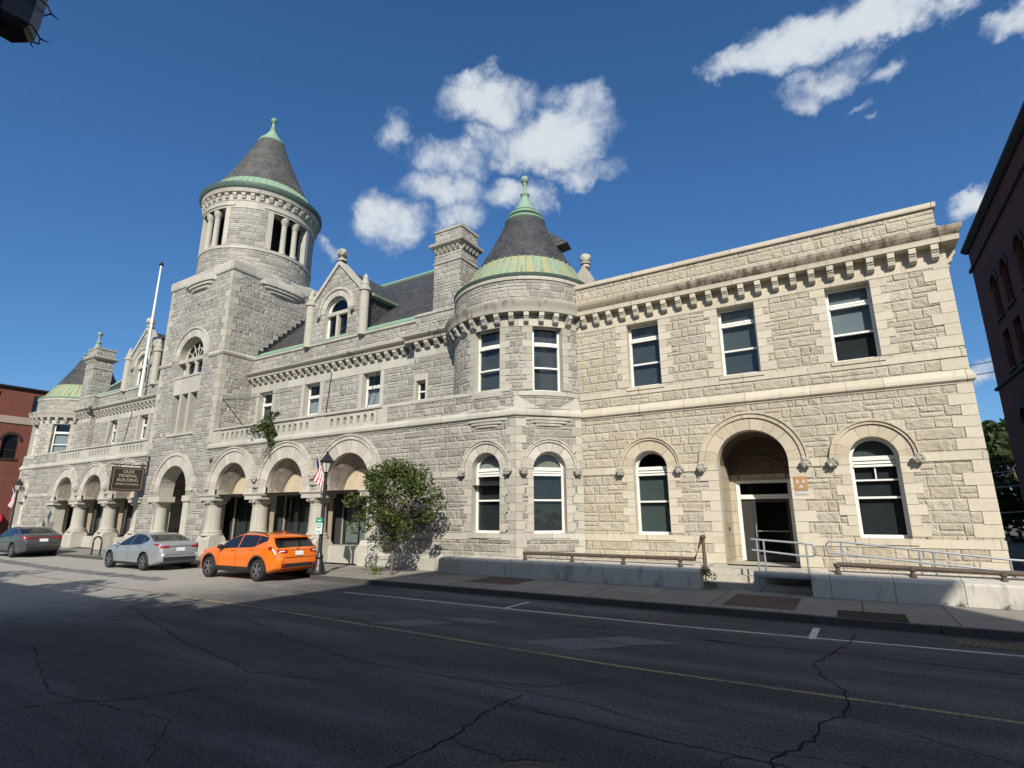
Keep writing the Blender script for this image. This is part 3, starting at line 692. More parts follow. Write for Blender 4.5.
window(FW, .22, 1.50, 1.60, 4.0, True, meet=2.80, tr=3.82, bars=(3.33,), mull=((.86, 3.36, 3.8),), blind=[(4.0, 4.7, 'greenblind', 'blind'), (1.65, 3.9, 'dusk', 'pane_backing')])
mb = MB()      # smooth dressings: jambs, quoins
for c in UC: jamb_quoins(mb, FW, c-.64, c+.64, 7.16, 9.72)
for c in LC: jamb_quoins(mb, FW, c-.64, c+.64, 1.66, 3.80)
jamb_quoins(mb, FW, DC-1.11, DC+1.11, .70, 3.80, .34, .62, .36)
for z0, z1 in ((.70, 1.34), (1.66, 3.8), (4.1, 6.05), (6.45, 6.8), (7.16, 10.02)):
    jamb_quoins(mb, FW, XR, XR+9, z0, z1, .34, .62, .36, right=False)
    n = max(1, round((z1-z0)/.34)); hh = (z1-z0)/n
    for i in range(n): box(mb, FS, .0, .36 if i % 2 == 0 else .62, -.05, .022, z0+hh*i+.006, z0+hh*(i+1)-.006)
part(mb, 'quoin_trim', M['wing_quoin'])
mb = MB()
def band(mb, F, s0, s1, prof, cuts=(), m=0, k0=0, k1=0):
    xs = [s0]
    for a, b in sorted(cuts): xs += [a, b]
    xs.append(s1)
    for i in range(0, len(xs), 2):
        if xs[i+1] > xs[i]: prism(mb, F, prof, xs[i], xs[i+1], m, k0 if i == 0 else 0, k1 if i == len(xs)-2 else 0)
lc = [(c-.645, c+.645) for c in LC] + [(DC-1.115, DC+1.115)]
band(mb, FW, XL, XR, [(-.03, 3.81), (.028, 3.81), (.028, 4.04), (-.03, 4.04)], lc, 0, 0, 1)
band(mb, FW, XL, XR, [(-.03, 1.35), (.028, 1.35), (.028, 1.59), (-.03, 1.59)], [(DC-1.115, DC+1.115)], 0, 0, 1)
band(mb, FW, XL, XR, [(-.03, 6.84), (.024, 6.84), (.024, 7.06), (-.03, 7.06)], (), 0, 0, 1)
band(mb, FW, XL, XR, [(-.03, 9.74), (.018, 9.74), (.018, 10.45), (-.03, 10.45)], (), 0, 0, 1)
band(mb, FS, 0, 14, [(-.03, 9.74), (.018, 9.74), (.018, 10.45), (-.03, 10.45)], (), 0, 1)
for c in UC: box(mb, FW, c-.74, c+.74, -.2, .06, 7.0, 7.125); 
for c in LC: box(mb, FW, c-.78, c+.78, -.2, .07, 1.42, 1.598)
part(mb, 'stone_trim', M['wing_dress'])
mb = MB(); SP = [(-.03, 6.02), (.03, 6.03), (.04, 6.08), (.11, 6.12), (.12, 6.16), (.115, 6.24), (.02, 6.44), (-.03, 6.45)]
prism(mb, FW, SP, XL-.05, XR, 0, 0, 1); prism(mb, FS, SP, 0, 14, 0, 1, 0); part(mb, 'string_course', M['wing_dress'])
CW1, CW2 = CORN_W[:4]+[(.34, 10.57), (0, 10.57)], [(0, 10.55), (.33, 10.57)]+CORN_W[4:]
mb = MB()
for pr, mi in ((CW1, 1), (CW2, 0)): prism(mb, FW, pr, XL-.1, XR, mi, 0, 1); prism(mb, FS, pr, 0, 14, mi, 1, 0)
brackets(mb, FW, XL+.1, XR+.02, .565, 9.95, 10.40, .19, .32, 1); brackets(mb, FS, .2, 13, .565, 9.95, 10.40, .19, .32, 1)
part(mb, 'cornice', [M['wing_corn'], M['wing_dress']])
FP = Flat((0, 20.06), (1, 0), (0, -1)); FPS = Flat((XR-.06, 20.06), (0, 1), (1, 0))
mb = MB(); wall(mb, FP, XL-.3, XR-.06, 11.05, 11.76, (), .4, 0); wall(mb, FPS, 0, 14, 11.05, 11.76, (), .4, 0)
CP = [(-.45, 11.76), (.07, 11.76), (.085, 11.80), (.08, 11.93), (-.2, 11.98), (-.45, 11.93)]
prism(mb, FP, CP, XL-.2, XR-.06, 1, 0, 1); prism(mb, FPS, CP, 0, 14, 1, 1, 0)
part(mb, 'parapet', [M['wing_rock'], M['wing_dress']])
mb = MB(); mb.face([(XL-.5, 20.4, 11.2), (XR-.3, 20.4, 11.2), (XR-.3, 34, 11.2), (XL-.5, 34, 11.2)]); part(mb, 'wing_roof', M['slate'])
for k, (c, ) in enumerate([(x,) for x in LC]): hood_arch(FW, c, 4.0, .645, 1.03, 1.17, 'wing_vous', 11+k)
hood_arch(FW, DC, 4.02, 1.115, 1.53, 1.72, 'wing_vous', 21)
# ---- entrance vestibule behind the round-headed doorway
VY = 22.0
FV = Flat((0, VY), (1, 0), (0, -1))
mb = MB()
for x in (DC-1.11, DC+1.11): mb.face([(x, 20.45, .66), (x, VY, .66), (x, VY, 4.02), (x, 20.45, 4.02)], [(0, .66), (VY-20.45, .66), (VY-20.45, 4.02), (0, 4.02)], 0)
n = 18
for i in range(n):
    a, b = pi*i/n, pi*(i+1)/n; p = lambda t, y: (DC-1.11*cos(t), y, 4.02+1.11*sin(t))
    mb.face([p(a, 20.45), p(b, 20.45), p(b, VY), p(a, VY)], [(a*1.11, 0), (b*1.11, 0), (b*1.11, 1.5), (a*1.11, 1.5)], 3)
mb.face([(DC-1.11, 19.95, .66), (DC+1.11, 19.95, .66), (DC+1.11, VY+.2, .66), (DC-1.11, VY+.2, .66)], None, 2)
wall(mb, FV, DC-1.11, DC+1.11, .66, 3.75, [(DC-.90, DC+.96, .66, 3.55, False)], .25, 0)
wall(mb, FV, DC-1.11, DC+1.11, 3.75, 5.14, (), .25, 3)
M['vest_shade'] = ashlar('shaded_tympanum_stone', [(0.14, 0.105, 0.08), (0.18, 0.14, 0.105)], (0.07, 0.055, 0.045), .25, 1.4, rock=0, split=False)  # recess shade put into the colour as darker stone
mbb = MB(); ring(mbb, FV, DC+.03, 3.6, .78, .84, 0, .03, n=24); part(mbb, 'tympanum_moulding', plain('shaded_moulding', (0.17, 0.135, 0.105), 0.9))  # moulding colour carries the same painted recess shade
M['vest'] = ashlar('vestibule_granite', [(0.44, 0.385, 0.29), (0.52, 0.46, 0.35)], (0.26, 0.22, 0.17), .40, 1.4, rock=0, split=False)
part(mb, 'entrance_recess', [M['vest'], M['wing_vous'], M['concrete'], M['vest_shade']])
mb = MB(); D0, D1 = DC-.90, DC+.96
box(mb, FV, D0, D0+.12, -.18, -.04, .68, 3.54); box(mb, FV, D1-.12, D1, -.18, -.04, .68, 3.54); box(mb, FV, D0+.12, D1-.12, -.18, -.04, 3.43, 3.54); box(mb, FV, D0+.12, D1-.12, -.18, -.02, 2.86, 3.02)
dfr = part(mb, 'door_frame', M['white'])
mb = MB(); mb.face([FV.P(D0+.1, -.12, 3.02), FV.P(D1-.1, -.12, 3.02), FV.P(D1-.1, -.12, 3.45), FV.P(D0+.1, -.12, 3.45)]); attach(mb.build('transom_pane', M['shopglass']), dfr)
mb = MB(); E0, E1 = D0+.50, D1-.13
box(mb, FV, E0, E0+.10, -.16, -.07, .68, 2.86); box(mb, FV, E1-.10, E1, -.16, -.07, .68, 2.86); box(mb, FV, E0+.1, E1-.1, -.16, -.07, .68, .90); box(mb, FV, E0+.1, E1-.1, -.16, -.07, 2.74, 2.86)
box(mb, FV, D0+.12, E0-.004, -.15, -.10, .68, 2.86)
door = part(mb, 'door', plain('dark_bronze_door', (0.03, 0.028, 0.026), 0.6, vary=0.2))
mb = MB(); mb.face([FV.P(E0+.1, -.12, .9), FV.P(E1-.1, -.12, .9), FV.P(E1-.1, -.12, 2.74), FV.P(E0+.1, -.12, 2.74)]); attach(mb.build('door_glass', M['shopglass']), door)
mb = MB(); tube(mb, [FV.P(E0+.1, -.03, 1.72), FV.P(E1-.1, -.03, 1.72)], .02, 6); tube(mb, [FV.P(E0+.05, -.02, 1.5), FV.P(E0+.05, -.02, 1.95)], .018, 6); attach(mb.build('push_bar', M['galv']), door)
mb = MB(); box(mb, Flat((DC-1.11, 20), (0, 1), (1, 0)), 1.0, 1.12, 0, .03, 1.75, 1.88); part(mb, 'intercom', M['black'])
# ---- turrets (right and left), arcade, tower: built in mirrored frames
def FB(sg): return Flat((XM, 17.9), (sg, 0), (0, -1))
def FU(sg): return Flat((XM, 20.0), (sg, 0), (0, -1))
TC = 23.08; TR = 3.36; OX0, OX1 = 21.72, 24.45
TURX = lambda sg: XM + sg*TC
SPm = [(-.03, 6.02), (.03, 6.03), (.04, 6.08), (.12, 6.12), (.13, 6.16), (.125, 6.26), (.02, 6.42), (-.03, 6.43)]
def turret(sg):
    C = (TURX(sg), 21.2)
    fb = FB(sg); fa = Flat((XM+sg*OX1, 17.9), (sg*sqrt(.5), sqrt(.5)), (sg*sqrt(.5), -sqrt(.5)))     # canted face
    wB, wA = TC, 1.365
    mb = MB(); wall(mb, fa, 0, 2.73, .15, 6.3, [(wA-.66, wA+.66, 1.62, 4.06, True)], .45, 0, 1)
    fc = Cyl(C, TR, sg)
    hs = []
    for ang in (0, 45) if sg == 1 else (0, -45):
        s = radians(ang)*TR; hs.append((s-.64, s+.64, 7.12, 9.92, False))
    wall(mb, fc, -pi*TR, pi*TR, 6.3, 12.0, hs[:2], .4, 0, 1)
    tur = part(mb, 'turret', [M['main_rock'], M['main_dress']])
    for k, (a0, a1, z0, z1, _) in enumerate(hs[:2]):
        window(fc, a0, a1, z0, z1, tr=9.15, meet=8.15, dep=.26, blind=[(7.3, 9.1, 'curtain', 'curtain')] if (sg < 0 and k == 1) else [(7.2, 9.8, 'smoke', 'blind')])
    window(fa, wA-.66, wA+.66, 1.62, 4.06, True, meet=2.86, tr=3.88, blind=[(4.06, 4.7, 'beige', 'panel'), (1.7, 4.0, 'dusk', 'pane_backing')])
    window(fb, wB-.66, wB+.66, 1.62, 4.06, True, meet=2.86, tr=3.88, blind=[(4.06, 4.7, 'curtain', 'panel'), (1.7, 4.0, 'dusk', 'pane_backing')])
    hood_arch(fa, wA, 4.06, .665, 1.02, 1.17, 'main_vous', 31+sg); hood_arch(fb, wB, 4.06, .665, 1.02, 1.17, 'main_vous', 35+sg)
    mb = MB()
    for a0, a1, z0, z1, _ in hs[:2]: jamb_quoins(mb, fc, a0, a1, 7.2, 9.85, .31, .42, .25)
    jamb_quoins(mb, fa, wA-.66, wA+.66, 1.68, 4.0, .31, .36, .22); jamb_quoins(mb, fb, wB-.66, wB+.66, 1.68, 4.0, .31, .36, .22)
    jamb_quoins(mb, fb, OX1, OX1+5, .8, 6.0, .33, .42, .26, right=False); jamb_quoins(mb, fa, -5, 0, .8, 6.0, .33, .26, .42, left=False)
    jamb_quoins(mb, fa, 2.73, 9, .8, 6.0, .33, .42, .26, right=False)
    part(mb, 'quoin_trim', M['main_quoin'])
    mb = MB(); fo = fb
    prism(mb, fa, SPm, 0, 2.73, 0, .414, 0); prism(mb, fa, [(-.03,1.38),(.026,1.38),(.026,1.6),(-.03,1.6)], 0, 2.73)
    for F, c in ((fa, wA), (fb, wB)): box(mb, F, c-.76, c+.76, -.2, .06, 1.44, 1.612)
    prism(mb, fc, [(-.03, 9.87), (.018, 9.87), (.018, 10.4), (-.03, 10.4)], -2.0*TR, 2.0*TR); prism(mb, fc, [(-.03, 6.95), (.03, 6.95), (.03, 7.13), (-.03, 7.13)], -2.0*TR, 2.0*TR)
    # corbels easing the flat faces out to the round
    for F, c in ((fb, TC), (fa, 1.365)):
        for z, hw, d in ((5.95, .98, .13), (5.84, .80, .10), (5.73, .56, .06)):
            N = 12
            for i in range(N):
                a, b = -hw+2*hw*i/N, -hw+2*hw*(i+1)/N; e = lambda q: d*sqrt(max(0, 1-(q/hw)**2))
                mb.face([F.P(c+a, e(a)+.01, z), F.P(c+b, e(b)+.01, z), F.P(c+b, e(b)+.01, z+.1), F.P(c+a, e(a)+.01, z+.1)]); mb.face([F.P(c+a, .0, z-.03), F.P(c+b, 0, z-.03), F.P(c+b, e(b)+.01, z), F.P(c+a, e(a)+.01, z)])
    # broaches: the pyramid stones over the octagon's corners
    for px_, py_ in ((XM+sg*OX1, 17.9), (XM+sg*(OX1+1.93), 19.83), (XM+sg*OX0, 17.9)):
        v = Vector((px_-C[0], py_-C[1], 0)); L = v.length; v.normalize(); t = Vector((-v.y, v.x, 0)); c = Vector((C[0], C[1], 0))
        p0 = c+v*(L+.02)+Vector((0,0,6.4)); ap = c+v*(TR+.005)+Vector((0,0,7.0))
        for sgn in (-1, 1):
            q = c + v*(TR*cos(.25)-.0) + t*sgn*.95 + Vector((0,0,6.42)); mb.face([p0, q, ap])
    part(mb, 'stone_trim', M['main_dress'])
    mb = MB(); dz = 0.0
    prism(mb, fc, [(a, z) for a, z in CORN_W], -2.2*TR, 2.2*TR, 0); brackets(mb, fc, -2.0*TR, 2.0*TR, .58, 9.97, 10.40, .19, .32, 1)
    part(mb, 'cornice', [M['main_corn'], M['main_dress']], 30)
    mb = MB(); prism(mb, fc, [(-.3, 11.95), (.05, 11.95), (.06, 12.08), (.0, 12.12), (-.35, 12.12)], -pi*TR, pi*TR)
    attach(mb.build('parapet_coping', M['main_dress'], None, 30), tur)
    cc = (C[0], C[1], 0)
    mb = MB(); lathe(mb, cc, [(3.30, 12.08), (3.42, 12.14), (3.46, 12.24), (3.40, 12.28), (3.1, 12.26)], 48, 0); attach(mb.build('copper_gutter', M['copper_dark'] if sg > 0 else M['copper'], None, 30), tur)
    mb = MB(); lathe(mb, cc, [(3.20, 12.25), (2.95, 12.62), (2.66, 13.08), (2.40, 13.56)], 48, 0)
    for i in range(48):
        a = 2*pi*i/48; q = lambda r, z: (C[0]+r*sin(a), C[1]-r*cos(a), z)
        tube(mb, [q(3.21, 12.26), q(2.67, 13.09), q(2.41, 13.58)], .018, 4)
    attach(mb.build('copper_skirt', M['copper_streak'], None, 30), tur)
    mb = MB(); lathe(mb, cc, [(2.43, 13.54), (2.12, 14.08), (1.70, 14.85), (1.30, 15.65), (.94, 16.45)], 48, 0); attach(mb.build('slate_cone', M['slate'], None, 40), tur)
    mb = MB(); lathe(mb, cc, [(.96, 16.36), (1.02, 16.44), (.98, 16.52), (.78, 16.58), (.76, 16.66), (.88, 16.74), (.86, 16.82), (.64, 16.90), (.62, 16.98), (.66, 17.04), (.56, 17.12), (.42, 17.36), (.26, 17.7), (.17, 17.98), (.22, 18.05), (.23, 18.12), (.14, 18.2), (.10, 18.35), (.09, 18.62), (.13, 18.7), (.10, 18.76), (.19, 18.86), (.22, 18.98), (.18, 19.10), (.0, 19.18)], 24, 0)
    attach(mb.build('finial', M['copper'], None, 35), tur)
    # slate dormer cheek at the back of the cone
    if sg > 0:
        mb = MB(); th = radians(100); u = Vector((sin(th), -cos(th), 0)); w = Vector((-u.y, u.x, 0)); c0 = Vector((C[0], C[1], 0)); Zv = Vector((0, 0, 1))
        A = [c0+u*1.15+w*k+Zv*15.75 for k in (-.35, .35)]; Bv = [c0+u*2.25+w*k+Zv*14.85 for k in (-.4, .4)]; Cv = [c0+u*1.6+w*k+Zv*14.7 for k in (-.4, .4)]
        mb.face([A[0], A[1], Bv[1], Bv[0]], [(0, 0), (1, 0), (1, 2), (0, 2)]); mb.face([Bv[0], Bv[1], Cv[1], Cv[0]])
        for k in (0, 1): mb.face([A[k], Bv[k], Cv[k]])
        attach(mb.build('roof_hatch', M['slate']), tur)
for sg in (1, -1): turret(sg)

def arcade(sg):
    fb, fu = FB(sg), FU(sg)
    AC = (6.05, 10.65, 15.25); r = 1.44; SPZ = 3.76
    mb = MB()
    wall(mb, fb, 3.75, OX0-.02, 3.46, 6.3, [(c-r, c+r, 3.46, SPZ, True) for c in AC], .22, 0, 1, sill=False)
    wall(mb, fb, OX0-.02, OX1, 3.46, 6.3, [(TC-.66, TC+.66, 3.461, 4.06, True)], .45, 0, 1, sill=False)
    wall(mb, fb, 3.75, OX1, .15, 3.46, [(3.80, 16.69, .15, 3.46, False), (TC-.66, TC+.66, 1.62, 3.46, False)], .5, 0, 1)
    part(mb, 'arcade_wall', [M['main_rock'], M['main_dress']])
    # splayed vault from each arch in to the smaller lunette
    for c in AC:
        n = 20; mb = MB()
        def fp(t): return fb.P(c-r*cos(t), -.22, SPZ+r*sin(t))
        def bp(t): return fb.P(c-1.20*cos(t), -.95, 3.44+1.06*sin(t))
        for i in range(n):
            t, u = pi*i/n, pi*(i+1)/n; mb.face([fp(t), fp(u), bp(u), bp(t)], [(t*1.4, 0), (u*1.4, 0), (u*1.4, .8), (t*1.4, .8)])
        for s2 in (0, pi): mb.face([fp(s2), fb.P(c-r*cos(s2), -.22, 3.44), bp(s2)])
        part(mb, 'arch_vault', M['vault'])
    # back wall of the arcade with the shop windows
    FK = Flat((XM, 19.5), (sg, 0), (0, -1)); FL = Flat((XM, 18.84), (sg, 0), (0, -1))
    mb = MB(); wall(mb, FK, 3.4, 16.9, .15, 3.46, [(c-1.95, c+1.95, .92, 3.34, False) for c in AC], .1, 3, 1)  # back wall near-black: the recess shade is put into its colour
    wall(mb, FL, 3.4, 16.9, 3.44, 5.4, (), .1, 0, 1)
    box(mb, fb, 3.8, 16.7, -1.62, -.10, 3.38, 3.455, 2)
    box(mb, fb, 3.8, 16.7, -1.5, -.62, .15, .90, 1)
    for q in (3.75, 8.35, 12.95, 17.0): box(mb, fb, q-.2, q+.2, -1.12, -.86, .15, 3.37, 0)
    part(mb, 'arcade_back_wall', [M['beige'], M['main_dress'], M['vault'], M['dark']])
    for k, c in enumerate(AC):
        window(FK, c-1.95, c+1.95, .92, 3.34, dep=.12, fr=.07, mat='trim', glass='shopglass', mull=((c+.35, .95, 3.3), (c-.9, .95, 3.3)), name='shop_window',
               blind=[(.96, 3.3, 'curtain', 'curtain')] if (sg > 0 and k == 2) else [(.96, 3.3, 'greenblind' if k == 0 else 'smoke', 'blind')])
    for k, c in enumerate(AC):
        mb = MB(); ring(mb, fb, c, SPZ, r, r+.62, -.1, .03, n=30); ring(mb, fb, c, SPZ, r+.626, r+.80, -.02, .09, n=30); ring(mb, fb, c, SPZ, r+.80, r+.87, -.02, .14, n=30)
        for s2 in (-1, 1): box(mb, fb, min(c+s2*r, c+s2*(r+.60)), max(c+s2*r, c+s2*(r+.60)), -.1, .028, 3.47, SPZ-.005)
        part(mb, 'arch_surround', M['main_vous'], 25)
    for k, s in enumerate((8.35, 12.95)): boss(fb, s, 4.22, .21, 60+k+sg)
    boss(fb, 3.9, 5.55, .12, 71)
    mb = MB(); box(mb, fb, 3.75, OX1, -.03, .026, 1.38, 1.6) if False else None
    for a, b in ((17.3, TC-.665), (TC+.665, OX1)): prism(mb, fb, [(-.03, 3.82), (.026, 3.82), (.026, 4.06), (-.03, 4.06)], a, b); prism(mb, fb, [(-.03, 1.38), (.026, 1.38), (.026, 1.6), (-.03, 1.6)], a-.5, b)
    prism(mb, fb, SPm, 3.4, OX1, 0, 0, .414)
    part(mb, 'string_course', M['main_dress'])
    mb = MB(); prism(mb, fb, [(0, .15), (.14, .15), (.14, .62), (.08, .74), (0, .76)], 16.69, OX1+.1)
    part(mb, 'plinth', M['main_dress'])
    # columns
    for s in (4.15, 8.35, 12.95, 17.0):
        c = fb.P(s, -.40, 0)
        eng = s > 16.8
        mb = MB()
        box(mb, fb, s-.66, s+.66, -.85, .12, .15, 1.02); prism(mb, fb, [(-.85, 1.02), (.12, 1.02), (.02, 1.22), (-.75, 1.22), (-.85, 1.02)], s-.6, s+.6)
        if not eng:
            lathe(mb, c, [(.56, 1.20), (.58, 1.26), (.56, 1.33), (.50, 1.37), (.52, 1.42), (.46, 1.48), (.43, 1.56), (.415, 2.2), (.40, 2.78), (.42, 2.80), (.42, 2.84), (.40, 2.86), (.44, 2.92), (.56, 3.06), (.60, 3.14)], 24)
        box(mb, fb, s-.70, s+.70, -.82, .14, 3.14, 3.34); prism(mb, fb, [(-.82, 3.34), (.16, 3.34), (.22, 3.42), (.20, 3.47), (-.82, 3.47)], s-.78, s+.78)
        if not eng:
            for kx in range(8):
                a = 2*pi*kx/8+.2; blob(mb, c+Vector((sin(a)*.5, -cos(a)*.5, 3.03)), .11, 0, kx, (1, 1, .8), .2, 1)
        if eng: box(mb, fb, s-.42, s+.42, -.8, -.06, 1.215, 3.145)
        part(mb, 'column', M['main_dress'], 35)
    # balcony and balustrade
    mb = MB(); mb.face([fb.P(3.75, 0, 6.40), fb.P(OX1, 0, 6.40), fu.P(OX1, 0, 6.40), fu.P(3.75, 0, 6.40)]); part(mb, 'balcony_floor', M['main_dress'])
    mb = MB(); hs = []
    for c in AC:
        n = 7
        for i in range(n): s = c + (i-(n-1)/2)*.46; hs.append((s-.105, s+.105, 6.58, 6.86, True))
    wall(mb, fb, 3.75, 17.3, 6.42, 7.12, hs, .22, 0, 0)
    fi = Flat((XM, 18.12), (sg, 0), (0, 1)); wall(mb, fi, 3.75, 17.3, 6.42, 7.12, hs, .0, 0, 0)
    prism(mb, fb, [(-.30, 7.12), (.05, 7.12), (.10, 7.16), (.10, 7.26), (-.05, 7.31), (-.30, 7.28)], 3.75, 17.3)
    for s in (4.05, 8.35, 12.95, 17.2): box(mb, fb, s-.40, s+.40, -.24, .03, 6.425, 7.119)
    part(mb, 'balustrade', M['main_dress'])
    mb = MB(); wall(mb, fb, 17.3, OX1-.1, 6.42, 7.12, (), .3, 0); prism(mb, fb, [(-.30, 7.12), (.03, 7.12), (.03, 7.22), (-.30, 7.36)], 17.3, OX1-.2, 1); part(mb, 'balcony_end_wall', [M['main_rock'], M['main_dress']])
    # upper storey
    UWs = [14.27, 9.55, 5.25]
    hs = [(s-.66, s+.66, 6.9, 9.75, False) for s in UWs]
    mb = MB(); wall(mb, fu, 3.6, 17.6, 6.4, 12.0, hs, .4, 0, 1)
    fy = Flat((XM, 19.62), (sg, 0), (0, -1))
    wall(mb, fy, 17.55, 20.4, 6.4, 12.05, [(17.75, 18.35, 7.75, 8.72, False)] if sg > 0 else (), .35, 0, 1); mb.face([fu.P(17.55, 0, 6.4), fy.P(17.55, 0, 6.4), fy.P(17.55, 0, 12.0), fu.P(17.55, 0, 12.0)], [(0, 6.4), (.4, 6.4), (.4, 12), (0, 12)], 0)
    part(mb, 'upper_wall', [M['main_rock2'], M['main_dress']])
    for k, s in enumerate(UWs): window(fu, s-.66, s+.66, 6.9, 9.75, tr=9.0, meet=8.0, blind=[(6.95, 8.95, 'curtain', 'curtain')] if k < 2 else [(7.9, 9.0, 'greenblind', 'blind')])
    if sg > 0: window(fy, 17.75, 18.35, 7.75, 8.72, meet=8.2, dep=.2, fr=.06)
    mb = MB()
    for s in UWs: box(mb, fu, s-.92, s-.665, -.05, .03, 6.9, 9.75); box(mb, fu, s+.665, s+.92, -.05, .03, 6.9, 9.75)
    if sg > 0: box(mb, fy, 17.62, 18.5, -.05, .03, 8.73, 9.05); box(mb, fy, 17.62, 17.745, -.05, .03, 7.7, 8.72); box(mb, fy, 18.355, 18.5, -.05, .03, 7.7, 8.72); box(mb, fy, 17.62, 18.5, -.2, .05, 7.55, 7.745)
    prism(mb, fu, [(-.03, 9.77), (.02, 9.77), (.02, 10.4), (-.03, 10.4)], 3.7, 17.5); prism(mb, fy, [(-.03, 9.9), (.02, 9.9), (.02, 10.4), (-.03, 10.4)], 17.55, 20.2)
    part(mb, 'window_surround', M['main_dress'])
    mb = MB(); CM = [(0, 10.64), (.36, 10.66), (.37, 10.76), (.38, 10.78), (.30, 10.80), (.30, 10.84), (.42, 10.88), (.50, 10.96), (.50, 11.04), (.44, 11.08), (0, 11.2)]
    prism(mb, fu, CM, 3.7, 17.6); prism(mb, fy, CM, 17.55, 20.3, 0, 1, 0)
    brackets(mb, fu, 3.8, 17.5, .56, 10.30, 10.65, .22, .33, 1); brackets(mb, fy, 17.6, 20.0, .56, 10.30, 10.65, .22, .33, 1)
    part(mb, 'cornice', [M['main_corn'], M['main_dress']])
    # parapet string, copper gutter, slate roof
    mb = MB(); prism(mb, fu, [(-.4, 11.98), (.03, 11.98), (.09, 12.03), (.09, 12.12), (-.4, 12.16)], 3.7, 17.6); prism(mb, fy, [(-.4, 12.03), (.03, 12.03), (.08, 12.08), (.08, 12.18), (-.4, 12.2)], 17.5, 20.4); part(mb, 'parapet', M['main_dress'])
    RX = 17.9 if sg > 0 else 17.5
    mb = MB(); P = fu.P
    mb.face([P(0, -.15, 12.2), P(19.5, -.15, 12.2), P(RX-1.5, -6, 18.25), P(0, -6, 18.25)], [(0, 0), (19.5, 0), (RX-1.5, 8.4), (0, 8.4)])
    mb.face([P(19.5, -.15, 12.2), P(20.6, -12, 12.2), P(RX-1.5, -6, 18.25)], [(0, 0), (12, 0), (6, 8)]); mb.face([P(0, -12, 12.2), P(20.6, -12, 12.2), P(RX-1.5, -6, 18.25), P(0, -6, 18.25)], [(0, 0), (20, 0), (16, 8.4), (0, 8.4)])
    roof = part(mb, 'slate_roof', M['slate'])
    mb = MB(); prism(mb, fu, [(-.35, 12.14), (.02, 12.14), (.04, 12.26), (-.1, 12.32), (-.35, 12.56)], 3.7, 19.4); attach(mb.build('copper_gutter', M['copper']), roof)
    mb = MB(); tube(mb, [P(2, -6, 18.28), P(RX-1.5, -6, 18.28)], .13, 6); tube(mb, [P(RX-1.5, -6, 18.28), P(RX-.9, -4.9, 17.2), P(19.0, -.6, 12.8)], .09, 6)
    q = P(RX-1.5, -6, 18.3); lathe(mb, q, [(.22, 0), (.14, .2), (.07, .45), (.12, .5), (.16, .62), (.12, .74), (0, .8)], 12); attach(mb.build('copper_ridge', M['copper']), roof)
    # chimney
    fch = Flat((XM, 19.60), (sg, 0), (0, -1)); s0, s1 = 18.66, 20.32
    mb = MB(); fsd = lambda s, k: Flat((XM+sg*s, 19.60), (0, 1), (sg*k, 0))
    wall(mb, fch, s0, s1, 11.6, 16.5, (), .1, 0)
    for s, k in ((s0, -1), (s1, 1)): wall(mb, fsd(s, k), 0, 1.4, 11.6, 16.5, (), .1, 0)
    fbk = Flat((XM, 21.0), (sg, 0), (0, 1)); wall(mb, fbk, s0, s1, 11.6, 16.5, (), .1, 0)
    ch = part(mb, 'chimney', M['main_rock2'])
    def girdle(prof, m=0):
        for F, a, b in ((fch, s0, s1), (fsd(s1, 1), 0, 1.4), (fbk, s0, s1), (fsd(s0, -1), 0, 1.4)): prism(mb, F, prof, a, b, m, 1, 1, cap=False)
    mb = MB(); girdle([(-.05, 15.42), (.08, 15.46), (.24, 15.60), (.26, 15.70), (.22, 15.76), (-.05, 15.84)]); girdle([(-.02, 14.62), (.05, 14.66), (.05, 14.72), (-.02, 14.8)]); girdle([(-.02, 16.40), (.05, 16.42), (.05, 16.56), (-.3, 16.6)])
    for F, a, b in ((fch, s0, s1), (fsd(s1, 1), 0, 1.4)): brackets(mb, F, a, b, .3, 15.22, 15.44, .13, .15)
    attach(mb.build('chimney_cap', M['main_corn']), ch)
    # stone gable dormer
    gc, hw = 11.1, 2.15
    fg = Flat((XM, 19.97), (sg, 0), (0, -1))
    mb = MB(); wall(mb, fg, gc-hw, gc+hw, 12.05, 15.02, [(gc-.95, gc+.95, 12.2, 13.85, True)], .4, 0, 1)
    apx = 17.0
    mb.face([fg.P(gc-hw, 0, 15.02), fg.P(gc+hw, 0, 15.02), fg.P(gc, 0, apx)], [(gc-hw, 15.02), (gc+hw, 15.02), (gc, apx)], 0)
    for k in (-1, 1):
        s = gc+k*hw; mb.face([fg.P(s, 0, 12.1), fg.P(s, -3.2, 12.1), fg.P(s, -3.2, 14.3), fg.P(s, 0, 15.0)], [(0, 12.1), (3.2, 12.1), (3.2, 14.3), (0, 15)], 2)
    gb = part(mb, 'gable_dormer', [M['main_rock2'], M['main_dress'], M['slate']])
    mb = MB()
    for k in (-1, 1): mb.face([fg.P(gc+k*(hw+.25), -.5, 14.62), fg.P(gc+k*(hw+.25), -4.4, 14.62), fg.P(gc, -4.4, 16.75), fg.P(gc, -.4, 16.75)], [(0, 0), (4, 0), (4, 3), (0, 3)])
    attach(mb.build('dormer_roof', M['slate']), gb)
    for k in (-1, 1):
        mb = MB(); prism(mb, Flat(fg.P(gc+k*hw, -3.4, 0)[:2], (0, -1), (sg*k, 0)), [(0, 14.45), (.3, 14.5), (.34, 14.62), (.1, 14.72)], 0, 2.9)
        attach(mb.build('dormer_gutter', M['copper']), gb)
    mb = MB()
